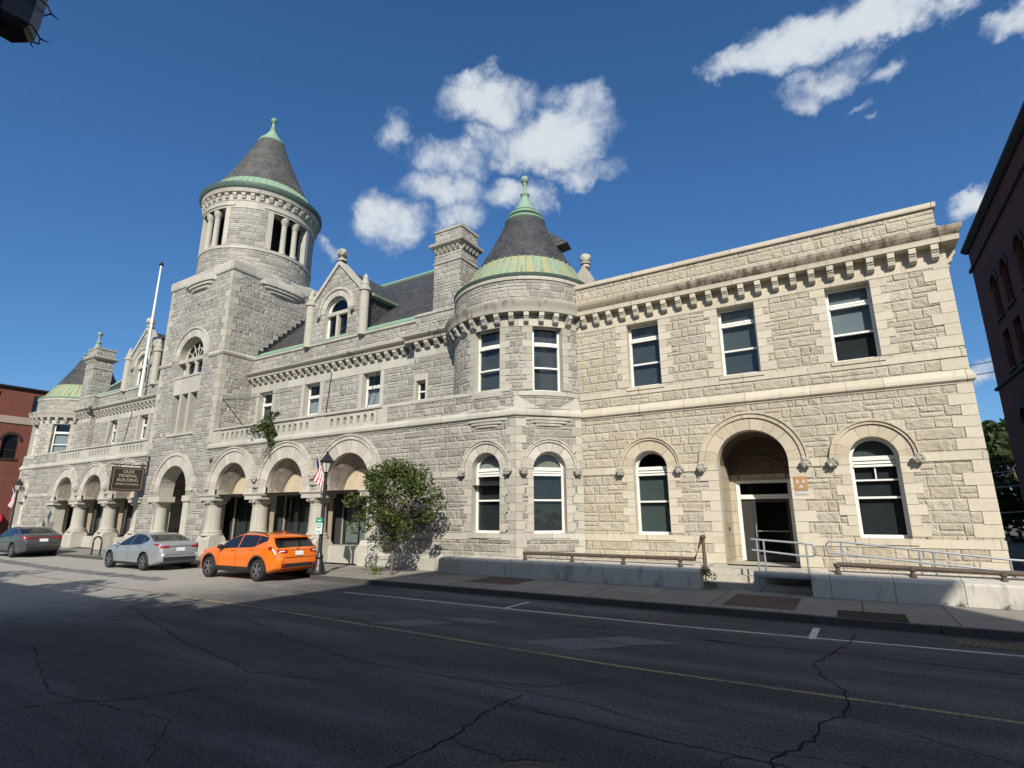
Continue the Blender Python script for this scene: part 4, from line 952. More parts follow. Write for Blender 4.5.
    for k in (-1, 1):
        a, b = fg.P(gc+k*(hw+.02), .10, 14.9), fg.P(gc, .10, apx+.12); nrm = Vector((0, 1, 0)); dn = Vector((0, 0, -.30))
        mb.face([a, b, b+dn, a+dn]); mb.face([a, b, b+nrm*.5, a+nrm*.5]); mb.face([a+dn, b+dn, b+dn+nrm*.12, a+dn+nrm*.12])
    attach(mb.build('gable_coping', M['main_dress']), gb)
    mb = MB(); q = fg.P(gc, -.12, apx+.05); lathe(mb, q, [(.30, 0), (.26, .12), (.16, .2), (.18, .26)], 10); blob(mb, q+Vector((0, 0, .50)), .33, 0, 5, (1, 1, .95), .14, 2); attach(mb.build('ball_finial', M['main_corn'], None, 40), gb)
    for k in (-1, 1):
        q = fg.P(gc+k*(hw+.12), .02, 0)
        mb = MB(); lathe(mb, q, [(.26, 12.0), (.26, 14.55), (.34, 14.62), (.34, 14.78), (.26, 14.84), (.24, 14.95), (.27, 15.02), (.21, 15.10), (.15, 15.35), (.17, 15.42), (.10, 15.52), (0, 15.70)], 14)
        for z in (12.5, 13.0, 13.5, 14.0, 14.4): lathe(mb, q, [(.258, z), (.266, z+.01), (.266, z+.03), (.258, z+.04)], 14)
        attach(mb.build('pinnacle', M['main_quoin'], None, 35), gb)
    window(fg, gc-.95, gc+.95, 12.2, 13.85, True, dep=.25, fr=.14, mat='white', mull=(), name='dormer_window', parent=gb if False else None)
    mb = MB(); box(mb, fg, gc-.09, gc+.09, -.3, -.1, 12.2, 13.8); box(mb, fg, gc-.85, gc+.85, -.3, -.08, 13.68, 13.9); attach(mb.build('stone_mullion', M['main_dress']), gb)
    mb = MB(); ring(mb, fg, gc, 13.85, .955, 1.34, -.1, .03, n=26); ring(mb, fg, gc, 13.85, 1.345, 1.48, -.02, .1, n=26); attach(mb.build('arch_surround', M['main_vous'], None, 25), gb)
    for k in (-1, 1): boss(fg, gc+k*1.42, 13.72, .13, 80+k+sg)
for sg in (1, -1): arcade(sg)

# ---- tower
TH = 3.62; DCY = 17.9+3.72
def tower():
    ff = FB(1); hw = TH
    fr_ = Flat((XM+hw, 17.9), (0, 1), (1, 0)); fl_ = Flat((XM-hw, 17.9), (0, 1), (-1, 0)); fk = Flat((XM, 17.9+2*hw), (1, 0), (0, 1))
    r = 1.55
    hs = [(-r, r, .15, 3.76, True)] + [(s-.36, s+.36, 7.35, 9.85, False) for s in (-.98, 0, .98)]
    hs += [(-1.45, 1.45, 11.1, 12.22, True)] + [(s-.1, s+.1, 15.4, 15.95, False) for s in (-1.5, 0, 1.5)]
    mb = MB(); wall(mb, ff, -hw-.14, hw+.14, .15, 6.3, hs[:1], .9, 0, 1); wall(mb, ff, -hw, hw, 6.3, 17.6, hs[1:], .6, 0, 1)
    for F in (fr_, fl_, fk): wall(mb, F, 0 if F is not fk else -hw, 2*hw if F is not fk else hw, 6.0, 17.6, (), .4, 0)
    tw = part(mb, 'tower', [M['main_rock2'], M['main_dress']])
    mb = MB()
    sides = ((ff, -hw, hw), (fr_, 0, 2*hw), (fk, -hw, hw), (fl_, 0, 2*hw))
    for F, a, b in sides:
        prism(mb, F, [(-.03, 17.55), (.07, 17.60), (.10, 17.72), (.10, 18.14), (.03, 18.25), (-.8, 18.32)], a, b, 0, 1, 1, cap=False)
        if F is not ff: prism(mb, F, [(-.03, 11.95), (.05, 11.98), (.10, 12.08), (.10, 12.16), (0, 12.26)], a, b, 0, 1 if F is fr_ else 1, 1, cap=False)
    for a, b in ((-hw, -2.1), (2.1, hw)): prism(mb, ff, [(-.03, 11.95), (.05, 11.98), (.10, 12.08), (.10, 12.16), (0, 12.26)], a, b, 0, 1 if a < 0 else 0, 1 if a > 0 else 0)
    box(mb, ff, -1.5, 1.5, -.1, .03, 9.87, 11.08); prism(mb, ff, [(-.03, 10.9), (.08, 10.95), (.08, 11.08), (-.2, 11.1)], -1.52, 1.52)
    box(mb, ff, -1.5, 1.5, -.3, .07, 7.18, 7.34)
    for s in (-.49, .49): box(mb, ff, s-.12, s+.12, -.25, .04, 7.35, 9.86)
    part(mb, 'stone_trim', M['main_dress'], None, tw)
    mb = MB()
    for z0, z1 in ((6.5, 11.9), (12.3, 17.5)):
        jamb_quoins(mb, ff, hw, hw+9, z0, z1, .42, .55, .34, right=False); jamb_quoins(mb, ff, -hw-9, -hw, z0, z1, .42, .55, .34, left=False)
        n = round((z1-z0)/.42); hh = (z1-z0)/n
        for i in range(n): box(mb, fr_, 0, .34 if i % 2 == 0 else .55, -.05, .022, z0+hh*i+.006, z0+hh*(i+1)-.006)
    part(mb, 'quoin_trim', M['main_quoin'], None, tw)
    mb = MB(); ring(mb, ff, 0, 3.76, r, r+.62, -.1, .03, n=30); ring(mb, ff, 0, 3.76, r+.626, r+.8, -.02, .1, n=30)
    attach(mb.build('arch_surround', M['main_vous'], None, 25), tw)
    mb = MB(); ring(mb, ff, 0, 12.22, 1.455, 1.98, -.1, .03, n=30); ring(mb, ff, 0, 12.22, 1.985, 2.1, -.02, .10, n=30); attach(mb.build('upper_arch', M['main_vous'], None, 25), tw)
    mb = MB()
    for i in range(17):
        t = i/16.0; y, z = 20.35+5.2*t, 12.5+5.35*t; box(mb, WORLD, XM+hw-.02, XM+hw+.05, y-.17, y+.17, z-.06, z+.26)
    part(mb, 'stepped_flashing', M['trim'], None, tw)
    # glazing
    for s in (-.98, 0, .98): window(ff, s-.36, s+.36, 7.35, 9.85, dep=.45, fr=.06, mat='cream')
    window(ff, -1.42, 1.42, 11.15, 12.22, True, dep=.42, fr=.10, radial=5, mat='cream')
    mb = MB(); box(mb, ff, -1.45, 1.45, -.4, -.02, 12.0, 12.24)
    for s in (-.5, .5): lathe(mb, ff.P(s, -.2, 0), [(.17, 11.1), (.17, 11.22), (.13, 11.28), (.125, 11.75), (.19, 11.9), (.19, 12.0)], 12)
    attach(mb.build('stone_colonnette', M['main_dress'], None, 30), tw)
    # porch under the tower arch
    mb = MB()
    for s in (-2.6, 2.6): mb.face([ff.P(s, -.9, .15), ff.P(s, -4.5, .15), ff.P(s, -4.5, 5.4), ff.P(s, -.9, 5.4)], [(0, .15), (3.6, .15), (3.6, 5.4), (0, 5.4)])
    mb.face([ff.P(-2.6, -4.5, .15), ff.P(2.6, -4.5, .15), ff.P(2.6, -4.5, 5.4), ff.P(-2.6, -4.5, 5.4)], [(-2.6, .15), (2.6, .15), (2.6, 5.4), (-2.6, 5.4)])
    mb.face([ff.P(-2.6, -.9, 5.4), ff.P(2.6, -.9, 5.4), ff.P(2.6, -4.5, 5.4), ff.P(-2.6, -4.5, 5.4)])
    attach(mb.build('porch', M['main_rock']), tw)
    mb = MB()
    for i in range(5): box(mb, ff, -1.5, 1.5, -4.4, -.2-.32*i, .15+.17*i, .15+.17*(i+1)-.002)
    attach(mb.build('porch_steps', M['concrete']), tw)
    for s in (-1.75, ):
        mb = MB(); c = ff.P(s, -.4, 0)
        box(mb, ff, s-.55, s+.6, -.85, .12, .15, 1.15); lathe(mb, c, [(.52, 1.15), (.54, 1.25), (.46, 1.4), (.42, 1.5), (.40, 2.8), (.44, 2.85), (.55, 3.06), (.6, 3.14)], 24); box(mb, ff, s-.68, s+.68, -.82, .14, 3.14, 3.47)
        attach(mb.build('column', M['main_dress'], None, 35), tw)
    mb = MB(); box(mb, ff, 1.5, 2.2, -.9, .14, 3.14, 3.47); box(mb, ff, 1.56, 2.1, -.9, .06, .15, 3.14); attach(mb.build('pier', M['main_dress']), tw)
    # drum
    C = (XM, DCY); R = 3.74; fc = Cyl(C, R, 1, .34)
    hs = []
    for ang in (0, 90, 180, -90):
        s = radians(ang)*R
        if ang == 180: hs += [(pi*R-1.37, pi*R, 20.0, 22.75, False), (-pi*R, -pi*R+1.37, 20.0, 22.75, False)]
        else: hs.append((s-1.37, s+1.37, 20.0, 22.75, False))
    mb = MB(); wall(mb, fc, -pi*R, pi*R, 17.9, 24.0, hs, .55, 0, 1); dr = part(mb, 'belfry', [M['main_rock2'], M['main_dress']])
    mb = MB(); prism(mb, fc, [(-.02, 19.72), (.05, 19.76), (.05, 19.95), (-.02, 19.98)], -pi*R, pi*R, cap=False)
    prism(mb, fc, [(-.02, 22.78), (.03, 22.78), (.03, 23.3), (-.02, 23.3)], -pi*R, pi*R, cap=False)
    for ang in (0, 90, -90):
        s = radians(ang)*R; box(mb, fc, s-1.72, s-1.375, -.1, .03, 20.0, 22.77); box(mb, fc, s+1.375, s+1.72, -.1, .03, 20.0, 22.77); prism(mb, fc, [(.03, 22.9), (.09, 22.94), (.09, 23.05), (.03, 23.1)], s-2.0, s+2.0)
    # corbels under the drum at the middle of each face, and pyramid broaches on the corners
    for F, mid in ((ff, 0), (fr_, hw), (fl_, hw)):
        for z, ww, d in ((17.35, 1.75, .34), (17.15, 1.5, .26), (16.95, 1.15, .16)):
            N = 16; e = lambda q: d*sqrt(max(0, 1-(q/ww)**2))
            for i in range(N):
                a, b = -ww+2*ww*i/N, -ww+2*ww*(i+1)/N
                mb.face([F.P(mid+a, e(a)+.01, z), F.P(mid+b, e(b)+.01, z), F.P(mid+b, e(b)+.01, z+.2), F.P(mid+a, e(a)+.01, z+.2)])
                mb.face([F.P(mid+a, 0, z-.12), F.P(mid+b, 0, z-.12), F.P(mid+b, e(b)+.01, z), F.P(mid+a, e(a)+.01, z)])
                if z > 17.3:
                    mb.face([F.P(mid+a, e(a)+.01, z+.2), F.P(mid+b, e(b)+.01, z+.2), F.P(mid+b, -.1, 18.35), F.P(mid+a, -.1, 18.35)])
    part(mb, 'stone_trim', M['main_dress'], 30, dr)
    for sx in (-1, 1):
        for sy in (-1, 1):
            mb = MB()
            cx, cy = C[0]+sx*(hw+.03), C[1]-.1+sy*(hw+.0); v = Vector((sx, sy, 0)).normalized(); c0 = Vector((C[0], C[1], 0)); ap = c0+v*(R+.01)+Vector((0, 0, 18.95))
            p = Vector((cx, cy, 18.26)); q1 = Vector((cx, cy-sy*2.6, 18.28)); q2 = Vector((cx-sx*2.6, cy, 18.28))
            mb.face([p, q1, ap], [(0, 0), (2, 0), (1, 2)]); mb.face([p, q2, ap], [(0, 0), (2, 0), (1, 2)])
            attach(mb.build('broach', M['main_quoin']), dr)
    for ang in (0, 90, -90):
        for k in (-.46, .46):
            s = radians(ang)*R + k; c = fc.P(s, -.25, 0)
            mb = MB(); lathe(mb, c, [(.27, 20.0), (.27, 20.12), (.21, 20.2), (.195, 20.3), (.18, 22.2), (.21, 22.24), (.19, 22.28), (.27, 22.48), (.29, 22.62), (.29, 22.74)], 14); attach(mb.build('belfry_column', M['main_dress'], None, 35), dr)
    mb = MB(); lathe(mb, (C[0], C[1], 0), [(0, 19.9), (3.2, 19.9)], 24); lathe(mb, (C[0], C[1], 0), [(0, 23.0), (3.4, 23.0)], 24)
    lathe(mb, (C[0], C[1], 0), [(1.6, 19.9), (1.6, 23.0)], 16); attach(mb.build('belfry_chamber', M['dark']), dr)
    mb = MB(); brackets(mb, fc, -pi*R, pi*R, .56, 23.42, 23.82, .24, .24, 1)
    prism(mb, fc, [(0, 23.3), (.05, 23.34), (.05, 23.84), (.26, 23.9), (.29, 24.06), (.34, 24.18), (0, 24.2)], -pi*R, pi*R, 1, cap=False)
    attach(mb.build('belfry_cornice', [M['main_corn'], M['main_dress']], None, 30), dr)
    cc = (C[0], C[1], 0)
    mb = MB(); lathe(mb, cc, [(3.9, 24.12), (4.14, 24.2), (4.22, 24.36), (4.22, 24.55), (4.12, 24.62), (3.9, 24.7)], 56); attach(mb.build('copper_gutter', M['copper_dark'], None, 30), dr)
    mb = MB(); lathe(mb, cc, [(4.0, 24.64), (3.6, 25.08), (3.22, 25.6)], 56)
    for i in range(56):
        a = 2*pi*i/56; q = lambda r, z: (C[0]+r*sin(a), C[1]-r*cos(a), z); tube(mb, [q(4.01, 24.65), q(3.61, 25.09), q(3.23, 25.61)], .02, 4)
    attach(mb.build('copper_skirt', M['copper'], None, 30), dr)
    mb = MB(); lathe(mb, cc, [(3.26, 25.57), (2.66, 26.7), (1.74, 28.7), (.92, 30.6)], 48); attach(mb.build('slate_cone', M['slate_tower'], None, 40), dr)
    mb = MB(); lathe(mb, cc, [(.98, 30.5), (1.0, 30.6), (.9, 30.7), (.86, 30.82), (.74, 30.9), (.64, 31.05), (.36, 31.5), (.18, 31.85), (.22, 31.93), (.22, 32.0), (.12, 32.08), (.10, 32.5), (.20, 32.62), (.24, 32.76), (.18, 32.9), (0, 32.98)], 24); attach(mb.build('finial', M['copper'], None, 35), dr)
tower()
# inner partitions, back and floors so that the rooms are dark
mb = MB()
for y, x0, x1 in ((23.3, XL-.4, DC-1.25), (23.3, DC+1.25, XR-.4)): mb.face([(x0, y, .3), (x1, y, .3), (x1, y, 11), (x0, y, 11)])
mb.face([(XL-1, 34, 0), (XR, 34, 0), (XR, 34, 11.2), (XL-1, 34, 11.2)]); mb.face([(XL-.5, 20.5, 6.5), (XR-.2, 20.5, 6.5), (XR-.2, 34, 6.5), (XL-.5, 34, 6.5)])
mb.face([(DC-1.0, 22.6, .6), (DC+1.1, 22.6, .6), (DC+1.1, 22.6, 4), (DC-1.0, 22.6, 4)])
mb.face([(-56, 32, 0), (XL-1, 32, 0), (XL-1, 32, 12.3), (-56, 32, 12.3)]); mb.face([(-56, 23.5, 6.2), (-10.2, 23.5, 6.2), (-10.2, 23.5, 12.2), (-56, 23.5, 12.2)]); mb.face([(-56, 20.2, 6.3), (-10.5, 20.2, 6.3), (-10.5, 32, 6.3), (-56, 32, 6.3)])
mb.face([(-61.8, 21, 0), (-61.8, 34, 0), (-61.8, 34, 11), (-61.8, 21, 11)])
mb.face([(-14, 22, .2), (-9.6, 22, .2), (-9.6, 22, 6.2), (-14, 22, 6.2)]); mb.face([(-61, 22, .2), (-56, 22, .2), (-56, 22, 6.2), (-61, 22, 6.2)])
part(mb, 'inner_wall', M['dark'])
# stone gable seen over the wing parapet, behind the turret
mb = MB(); gx, gy = -10.6, 25.5; box(mb, WORLD, gx-1.0, gx+.4, gy-.25, gy+.25, 11.4, 14.6); mb.face([(gx-1.0, gy-.25, 14.6), (gx+.4, gy-.25, 14.6), (gx-.1, gy-.25, 15.6)]); mb.face([(gx+.4, gy-.25, 14.6), (gx+.4, gy+.25, 14.6), (gx-.1, gy+.25, 15.6), (gx-.1, gy-.25, 15.6)])
lathe(mb, (gx-.1, gy, 15.5), [(.26, 0), (.2, .15), (.3, .22), (.26, .3)], 10); blob(mb, (gx-.1, gy, 16.05), .30, 0, 3, (1, 1, 1.15), .12); lathe(mb, (gx-.95, gy-.1, 14.2), [(.25, 0), (.25, .5), (.18, .6), (.14, .8), (.19, .95), (0, 1.15)], 10)
part(mb, 'rear_gable', M['main_quoin'])

for (xa, za, xb, zb) in ((-24.0, 10.2, -24.35, 6.6), (-20.45, 9.7, -21.15, 7.4), (-46.5, 10.1, -47.3, 7.4), (-49.2, 9.8, -50.2, 7.4)):  # thin dark tubes slanting across the upper wall
    mb = MB(); tube(mb, [(xa, 19.93, za), (xb, 19.93, zb)], .022, 5); part(mb, 'wall_line', M['black'])
mb = MB(); tube(mb, [(-31.5, 18.2, 9.2), (-31.49, 20.1, 7.4)], .022, 5); part(mb, 'wall_line', M['black'])
mb = MB(); tube(mb, [(-31.49, 18.2, 7.4), (-31.49, 18.2, 9.2), (-31.49, 19.95, 9.55), (-27.5, 19.94, 9.6)], .016, 5); part(mb, 'wall_line', M['galv'])
# fallout shelter plate on the doorway jamb
s_ = empty('shelter_sign', (-1.13, 19.97, 3.55)); tag(s_, 'small faded orange square plate with three pale triangles beside the doorway arch', 'sign')
mb = MB(); box(mb, FW, -1.40, -1.02, .024, .045, 3.06, 3.50); attach(mb.build('plate', M['signorange']), s_)
mb = MB(); cx, cz = -1.21, 3.28
for k in range(3):
    a = pi/2 + pi + 2*pi*k/3; mb.face([FW.P(cx+.035*cos(a), .049, cz+.035*sin(a)), FW.P(cx+.16*cos(a-.5), .049, cz+.16*sin(a-.5)), FW.P(cx+.16*cos(a+.5), .049, cz+.16*sin(a+.5))])
attach(mb.build('emblem', M['signpale']), s_)
mb = MB(); box(mb, FW, -1.40, -1.02, .026, .043, 2.92, 3.04); attach(mb.build('lower_strip', M['signpale']), s_)

# ------------------------------------------------------------------ low walls, steps, rails, ramp
def low_wall(name, x0, x1, joints, label, zt0=.68, zt1=.70):
    e = empty(name, ((x0+x1)/2, 17.7, .15)); tag(e, label, 'wall', 'low granite walls by the entrance'); F = Flat((0, 17.36), (1, 0), (0, -1)); xs = [x0]+joints+[x1]
    for i, (a, b) in enumerate(zip(xs, xs[1:])):
        mb = MB(); prism(mb, F, [(-.64, .1), (0, .1), (0, zt0-.05), (-.04, zt0), (-.64, zt1+.1)], a+.006, b-.006); attach(mb.build('granite_block', M['low_wall']), e)
    return e
low_wall('low_wall', -13.9, -4.05, [-13.0, -11.9, -10.6, -9.0, -7.55, -5.85], 'long low pale granite wall left of the entrance steps')
low_wall('low_wall', -1.1, 16, [-.65, .75, 2.15, 5, 8, 11], 'low pale granite wall under the ramp right of the entrance')
mb = MB(); box(mb, WORLD, -8.85, -4.1, 18.0, 20.02, .1, .70); box(mb, WORLD, -1.12, 16, 18.0, 20.02, .1, .64); box(mb, WORLD, -13.6, -8.6, 17.95, 20, .1, .66) ; tag(mb.build('terrace', M['concrete']), kind='structure')
st = empty('entrance_steps', (-2.6, 18.2, .15)); tag(st, 'worn pale stone steps up to the arched doorway', 'steps')
for i, (y, z) in enumerate(((17.98, .32), (18.34, .50), (18.7, .66))):
    mb = MB(); box(mb, WORLD, -4.04, -1.12, y, 20.2, .1 + (.22 if i else 0) + (.17 if i == 2 else 0), z); attach(mb.build('step', M['concrete']), st)
def iron_rail2(label, y, pts, posts):
    e = empty('iron_railing', (posts[0][0], y, .68)); tag(e, label, 'railing', 'iron pipe railings on the low walls')
    mb = MB(); tube(mb, pts, .062, 10); attach(mb.build('rail', M['iron'], None, 40), e)
    for x, zt, zb in posts:
        mb = MB(); lathe(mb, (x, y, 0), [(.15, zb), (.15, zb+.03), (.09, zb+.08), (.055, zb+.15), (.05, zt-.05), (.085, zt-.02), (.085, zt+.06), (0, zt+.08)], 12); attach(mb.build('post', M['iron'], None, 40), e)
    return e
iron_rail2('brown iron pipe railing on the low wall, rising at its end beside the steps', 17.72, [(-10.2, 17.72, .97), (-4.2, 17.72, .98), (-3.95, 17.72, 1.62)], [(-10.2, .94, .66), (-8.34, .94, .66), (-6.5, .94, .66), (-4.66, .94, .66), (-3.92, 1.62, .66)])
iron_rail2('brown iron pipe railing on the low wall in front of the grey ramp rail', 17.72, [(-.45, 17.72, .98), (1.2, 17.72, .95), (3.2, 17.72, .92), (5.0, 17.72, .9), (14, 17.72, .9)], [(-.45, .94, .66), (1.2, .92, .66), (2.97, .88, .64), (4.8, .86, .62), (6.6, .86, .62)])
rr = empty('ramp_railing', (-2.5, 18.1, .3)); tag(rr, 'grey galvanised two-bar railing of the wheelchair ramp before the doorway', 'railing')
ry = 17.66
mb = MB(); tube(mb, [(-2.55, ry, 1.60), (-1.3, ry, 1.52), (-.98, ry, 1.50), (-.92, ry, 1.42), (-.92, ry, 1.24), (-.98, ry, 1.18), (-1.3, ry, 1.18), (-2.55, ry, 1.30)], .028, 8)
yy = 18.3
tube(mb, [(-.62, yy, 1.25), (-.66, yy, 1.32), (-.66, yy, 1.48), (-.60, yy, 1.55), (-.3, yy, 1.55), (3.25, yy, 1.2), (9, yy, .95)], .028, 8); tube(mb, [(-.62, yy, 1.25), (-.3, yy, 1.22), (3.25, yy, .92), (9, yy, .66)], .028, 8)
tube(mb, [(3.5, yy, 1.12), (9, yy, .9)], .022, 6); tube(mb, [(3.3, yy, .8), (9, yy, .52)], .022, 6)
attach(mb.build('bars', M['galv'], None, 40), rr)
for x, y, z0, z1 in ((-2.4, ry, .3, 1.6), (-2.22, ry, .62, 1.58), (-1.14, ry, .62, 1.5), (-.3, yy, .62, 1.54), (1.45, yy, .62, 1.38), (1.75, yy, .62, 1.36), (3.25, yy, .62, 1.2), (3.6, yy, .62, 1.15), (5, yy, .62, 1.1)):
    mb = MB(); tube(mb, [(x, y, z0), (x, y, z1)], .026, 8); attach(mb.build('post', M['galv'], None, 40), rr)
mb = MB(); box(mb, WORLD, -2.52, -1.04, 17.62, 17.70, .56, .72); box(mb, WORLD, -2.56, -2.44, 17.60, 17.72, .15, .72); attach(mb.build('channel', M['galv']), rr)
mb = MB(); box(mb, WORLD, -2.45, -1.1, 17.72, 19.0, .60, .665); attach(mb.build('landing', M['concrete']), rr)

# ------------------------------------------------------------------ vegetation
def leaf_cloud(mb, centers, n, size, rnd, flat=.5):
    for _ in range(n):
        c, r = rnd.choice(centers)
        while True:
            p = Vector((rnd.uniform(-1, 1), rnd.uniform(-1, 1), rnd.uniform(-1, 1)))
            if .15 < p.length < 1: break
        p = p.normalized()*(p.length**.5)*r
        p = Vector((c[0]+p.x, c[1]+p.y, c[2]+p.z*.8)); s = size*rnd.uniform(.6, 1.4)
        nn = Vector((rnd.gauss(0, 1), rnd.gauss(0, 1), rnd.gauss(0, 1)+flat)).normalized(); a = nn.orthogonal().normalized(); a = (Matrix.Rotation(rnd.uniform(0, 6.28), 3, nn) @ a); b = nn.cross(a)
        mb.face([p-a*s, p-b*s*.5+a*s*.1, p+a*s, p+b*s*.5+a*s*.1], [(0, 0), (1, 0), (1, 1), (0, 1)])
def tree(name, label, x, y, h, trunk_h, cr, n, leaf, seed, mat='leaf', group=None, cat='tree', z0=.15, tr=.09, clumps=16, clump_r=.34, pw=.45, core=0):
    rnd = random.Random(seed); e = empty(name, (x, y, z0)); tag(e, label, cat, group)
    t = MB(); top = Vector((x+rnd.uniform(-.1, .1), y, z0+trunk_h*1.5)); pts = [Vector((x, y, z0-.05)), Vector((x+.03*h*.3, y, z0+trunk_h*.5)), Vector((x, y, z0+trunk_h)), top]
    tube(t, pts, tr, 8, 0, tr*.55)
    cen = []; cz = z0+(trunk_h*.85+h)/2; rz = (h-trunk_h*.85)/2
    for i in range(core): cen.append((Vector((x+rnd.gauss(0, .22)*cr, y+rnd.gauss(0, .2)*cr, cz+rnd.uniform(-.75, .85)*rz)), cr*.27))
    for i in range(clumps):
        while True:
            p = Vector((rnd.uniform(-1, 1), rnd.uniform(-1, 1), rnd.uniform(-1, 1)))
            if p.length < 1: break
        p = p.normalized()*(p.length**pw)
        w = 1 - (.55 if core else .35)*max(0, p.z)
        q = Vector((x+p.x*cr*w, y+p.y*cr*w*.9, cz+p.z*rz)); cen.append((q, cr*clump_r*rnd.uniform(.6, 1.25)))
        st_ = pts[2] + (top-pts[2])*rnd.random(); md = (st_+q)/2 + Vector((0, 0, .1*cr)); tube(t, [st_, md, q], tr*.32, 5, 0, tr*.07)
    attach(t.build('trunk', M['bark'], None, 60), e)
    m = MB(); leaf_cloud(m, cen, n, leaf, rnd); o = m.build('crown', M[mat], None, None, weld=False); attach(o, e); return e
tree('street_tree', 'small green street tree on the kerb before the granite wall', -14.85, 15.78, 4.35, 1.3, 1.72, 8200, .066, 4, 'leaf', tr=.06, clumps=44, clump_r=.25, pw=.75, core=14)
rnd = random.Random(8)
mb = MB(); cen = [((-26.3+rnd.gauss(0, .5), 17.62-abs(rnd.gauss(0, .08)), 6.85+rnd.gauss(0, .16)), .26) for _ in range(10)] + [((-25.65+rnd.gauss(0, .14), 17.66, 6.9-.16*i), .24-.012*i) for i in range(7)] + [((-25.9, 17.8, 7.35), .2), ((-25.6, 17.85, 7.6), .16), ((-26.1, 17.85, 7.7), .1)]
leaf_cloud(mb, cen, 1100, .085, rnd); vine = empty('climbing_plant', (-25.4, 17.75, 6.4)); tag(vine, 'green plant sprouting over the stone balustrade and hanging down', 'plant')
attach(mb.build('foliage', M['leaf'], weld=False), vine)
mb = MB()
for i in range(7): tube(mb, [(-25.7, 17.7, 6.9), (-25.7+rnd.uniform(-.3, .3), 17.62, 6.0), (-25.9+rnd.uniform(-.4, .3), 17.7, 5.1+rnd.uniform(-.2, .4))], .018, 4)
attach(mb.build('stems', M['bark']), vine)
def weed(x, y, z, r, label, n=90, mat='weed'):
    m = MB(); rn = random.Random(int(x*91+y*17)); leaf_cloud(m, [((x+rn.uniform(-r, r)*.7, y+rn.uniform(-r, r)*.4, z+r*rn.uniform(.2, 1.0)), r*rn.uniform(.4, .8)) for _ in range(7)], int(n*1.5), r*.17, rn, .3)
    tag(m.build('weed', M[mat], weld=False), label, 'weed', 'weeds along the pavement')
weed(-3.85, 17.75, .42, .20, 'bright green weed clump by the end of the low wall at the steps', 120)
weed(-3.75, 17.55, .20, .17, 'low green weed at the foot of the entrance steps', 90)
weed(1.75, 17.30, .15, .07, 'tiny weed at the foot of the right low wall, under its joint', 30)
weed(2.05, 17.28, .15, .09, 'small weed clump at the foot of the right low wall', 40)
weed(2.85, 17.28, .15, .09, 'rightmost small weed along the foot of the low wall', 40)
weed(-15.4, 15.6, .15, .22, 'dry grass tuft around the street tree trunk', 120)
weed(.62, 14.45, .15, .12, 'grass tuft at the corner of the empty tree pit', 40)
for i, (x, y, h, cr, lab) in enumerate(((12.8, 62, 10.0, 5.5, 'tall dark green tree in the gap beside the dark brick building'), (17, 70, 13, 6.5, 'taller dark tree farther back in the gap beside the brick building'), (9.5, 84, 8.5, 6, 'low round dark tree at the far end of the gap'), (19, 54, 10, 5, 'dark tree hidden mostly behind the dark brick building'))):
    tree('background_tree', lab, x, y, h, h*.15, cr, 5200, .36, 40+i, 'leaf_dark', 'trees behind the gap on the right', z0=0, tr=.3, clumps=46, clump_r=.30)

mb = MB(); rn = random.Random(77)
leaf_cloud(mb, [((rn.uniform(-160, 260), rn.uniform(150, 190), rn.uniform(1, 6)), rn.uniform(4, 7)) for _ in range(150)], 9000, 1.1, rn)
tag(mb.build('far_woods', M['leaf_dark'], weld=False), kind='stuff')
# ------------------------------------------------------------------ other buildings
def brick_block(name, label, x0, x1, y0, y1, h, mat, trim, win_side, parapet=.5):
    e = empty(name, ((x0+x1)/2, (y0+y1)/2, 0)); tag(e, label, 'building'); sides = {'L': (Flat((x0, 0), (0, 1), (-1, 0)), y0, y1), 'R': (Flat((x1, 0), (0, 1), (1, 0)), y0, y1), 'F': (Flat((0, y0), (1, 0), (0, -1)), x0, x1), 'K': (Flat((0, y1), (1, 0), (0, 1)), x0, x1)}
    mb = MB()
    for k, (F, a, b) in sides.items():
        wall(mb, F, a, b, 0, h, win_side.get(k, ()), .28, 0)
    attach(mb.build('wall', M[mat]), e)
    mb = MB(); mb.face([(x0, y0, h-.3), (x1, y0, h-.3), (x1, y1, h-.3), (x0, y1, h-.3)]); attach(mb.build('roof', M['slate']), e)
    mb = MB()
    for k, (F, a, b) in sides.items(): prism(mb, F, [(-.05, h-.35), (.12, h-.3), (.3, h-.08), (.32, h+.06), (-.3, h+.1)], a, b, 0, 1, 1, cap=False)
    attach(mb.build('cornice', M[trim]), e)
    for k, hs in win_side.items():
        F = sides[k][0]
        for (a0, a1, z0, z1, ar) in hs:
            m = MB(); c = (a0+a1)/2; r = (a1-a0)/2; d = -.2
            box(m, F, a0, a0+.09, d-.06, d, z0, z1); box(m, F, a1-.09, a1, d-.06, d, z0, z1); box(m, F, a0, a1, d-.06, d+.01, z0, z0+.1); box(m, F, a0, a1, d-.06, d, (z0+z1)/2-.04, (z0+z1)/2+.04); box(m, F, a0-.1, a1+.1, -.05, .1, z0-.16, z0-.002)
            if ar: ring(m, F, c, z1, r-.09, r, d-.06, d, n=12); ring(m, F, c, z1, r+.002, r+.28, -.02, .06, n=14)
            w = m.build('window', M[trim]); attach(w, e)
            g = MB(); g.face([F.P(a0, d-.04, z0), F.P(a1, d-.04, z0), F.P(a1, d-.04, z1), F.P(a0, d-.04, z1)])
            if ar: g.face([F.P(c-r*cos(pi*i/12), d-.04, z1+r*sin(pi*i/12)) for i in range(13)])
            attach(g.build('pane', M['carglass']), w)
    return e, sides
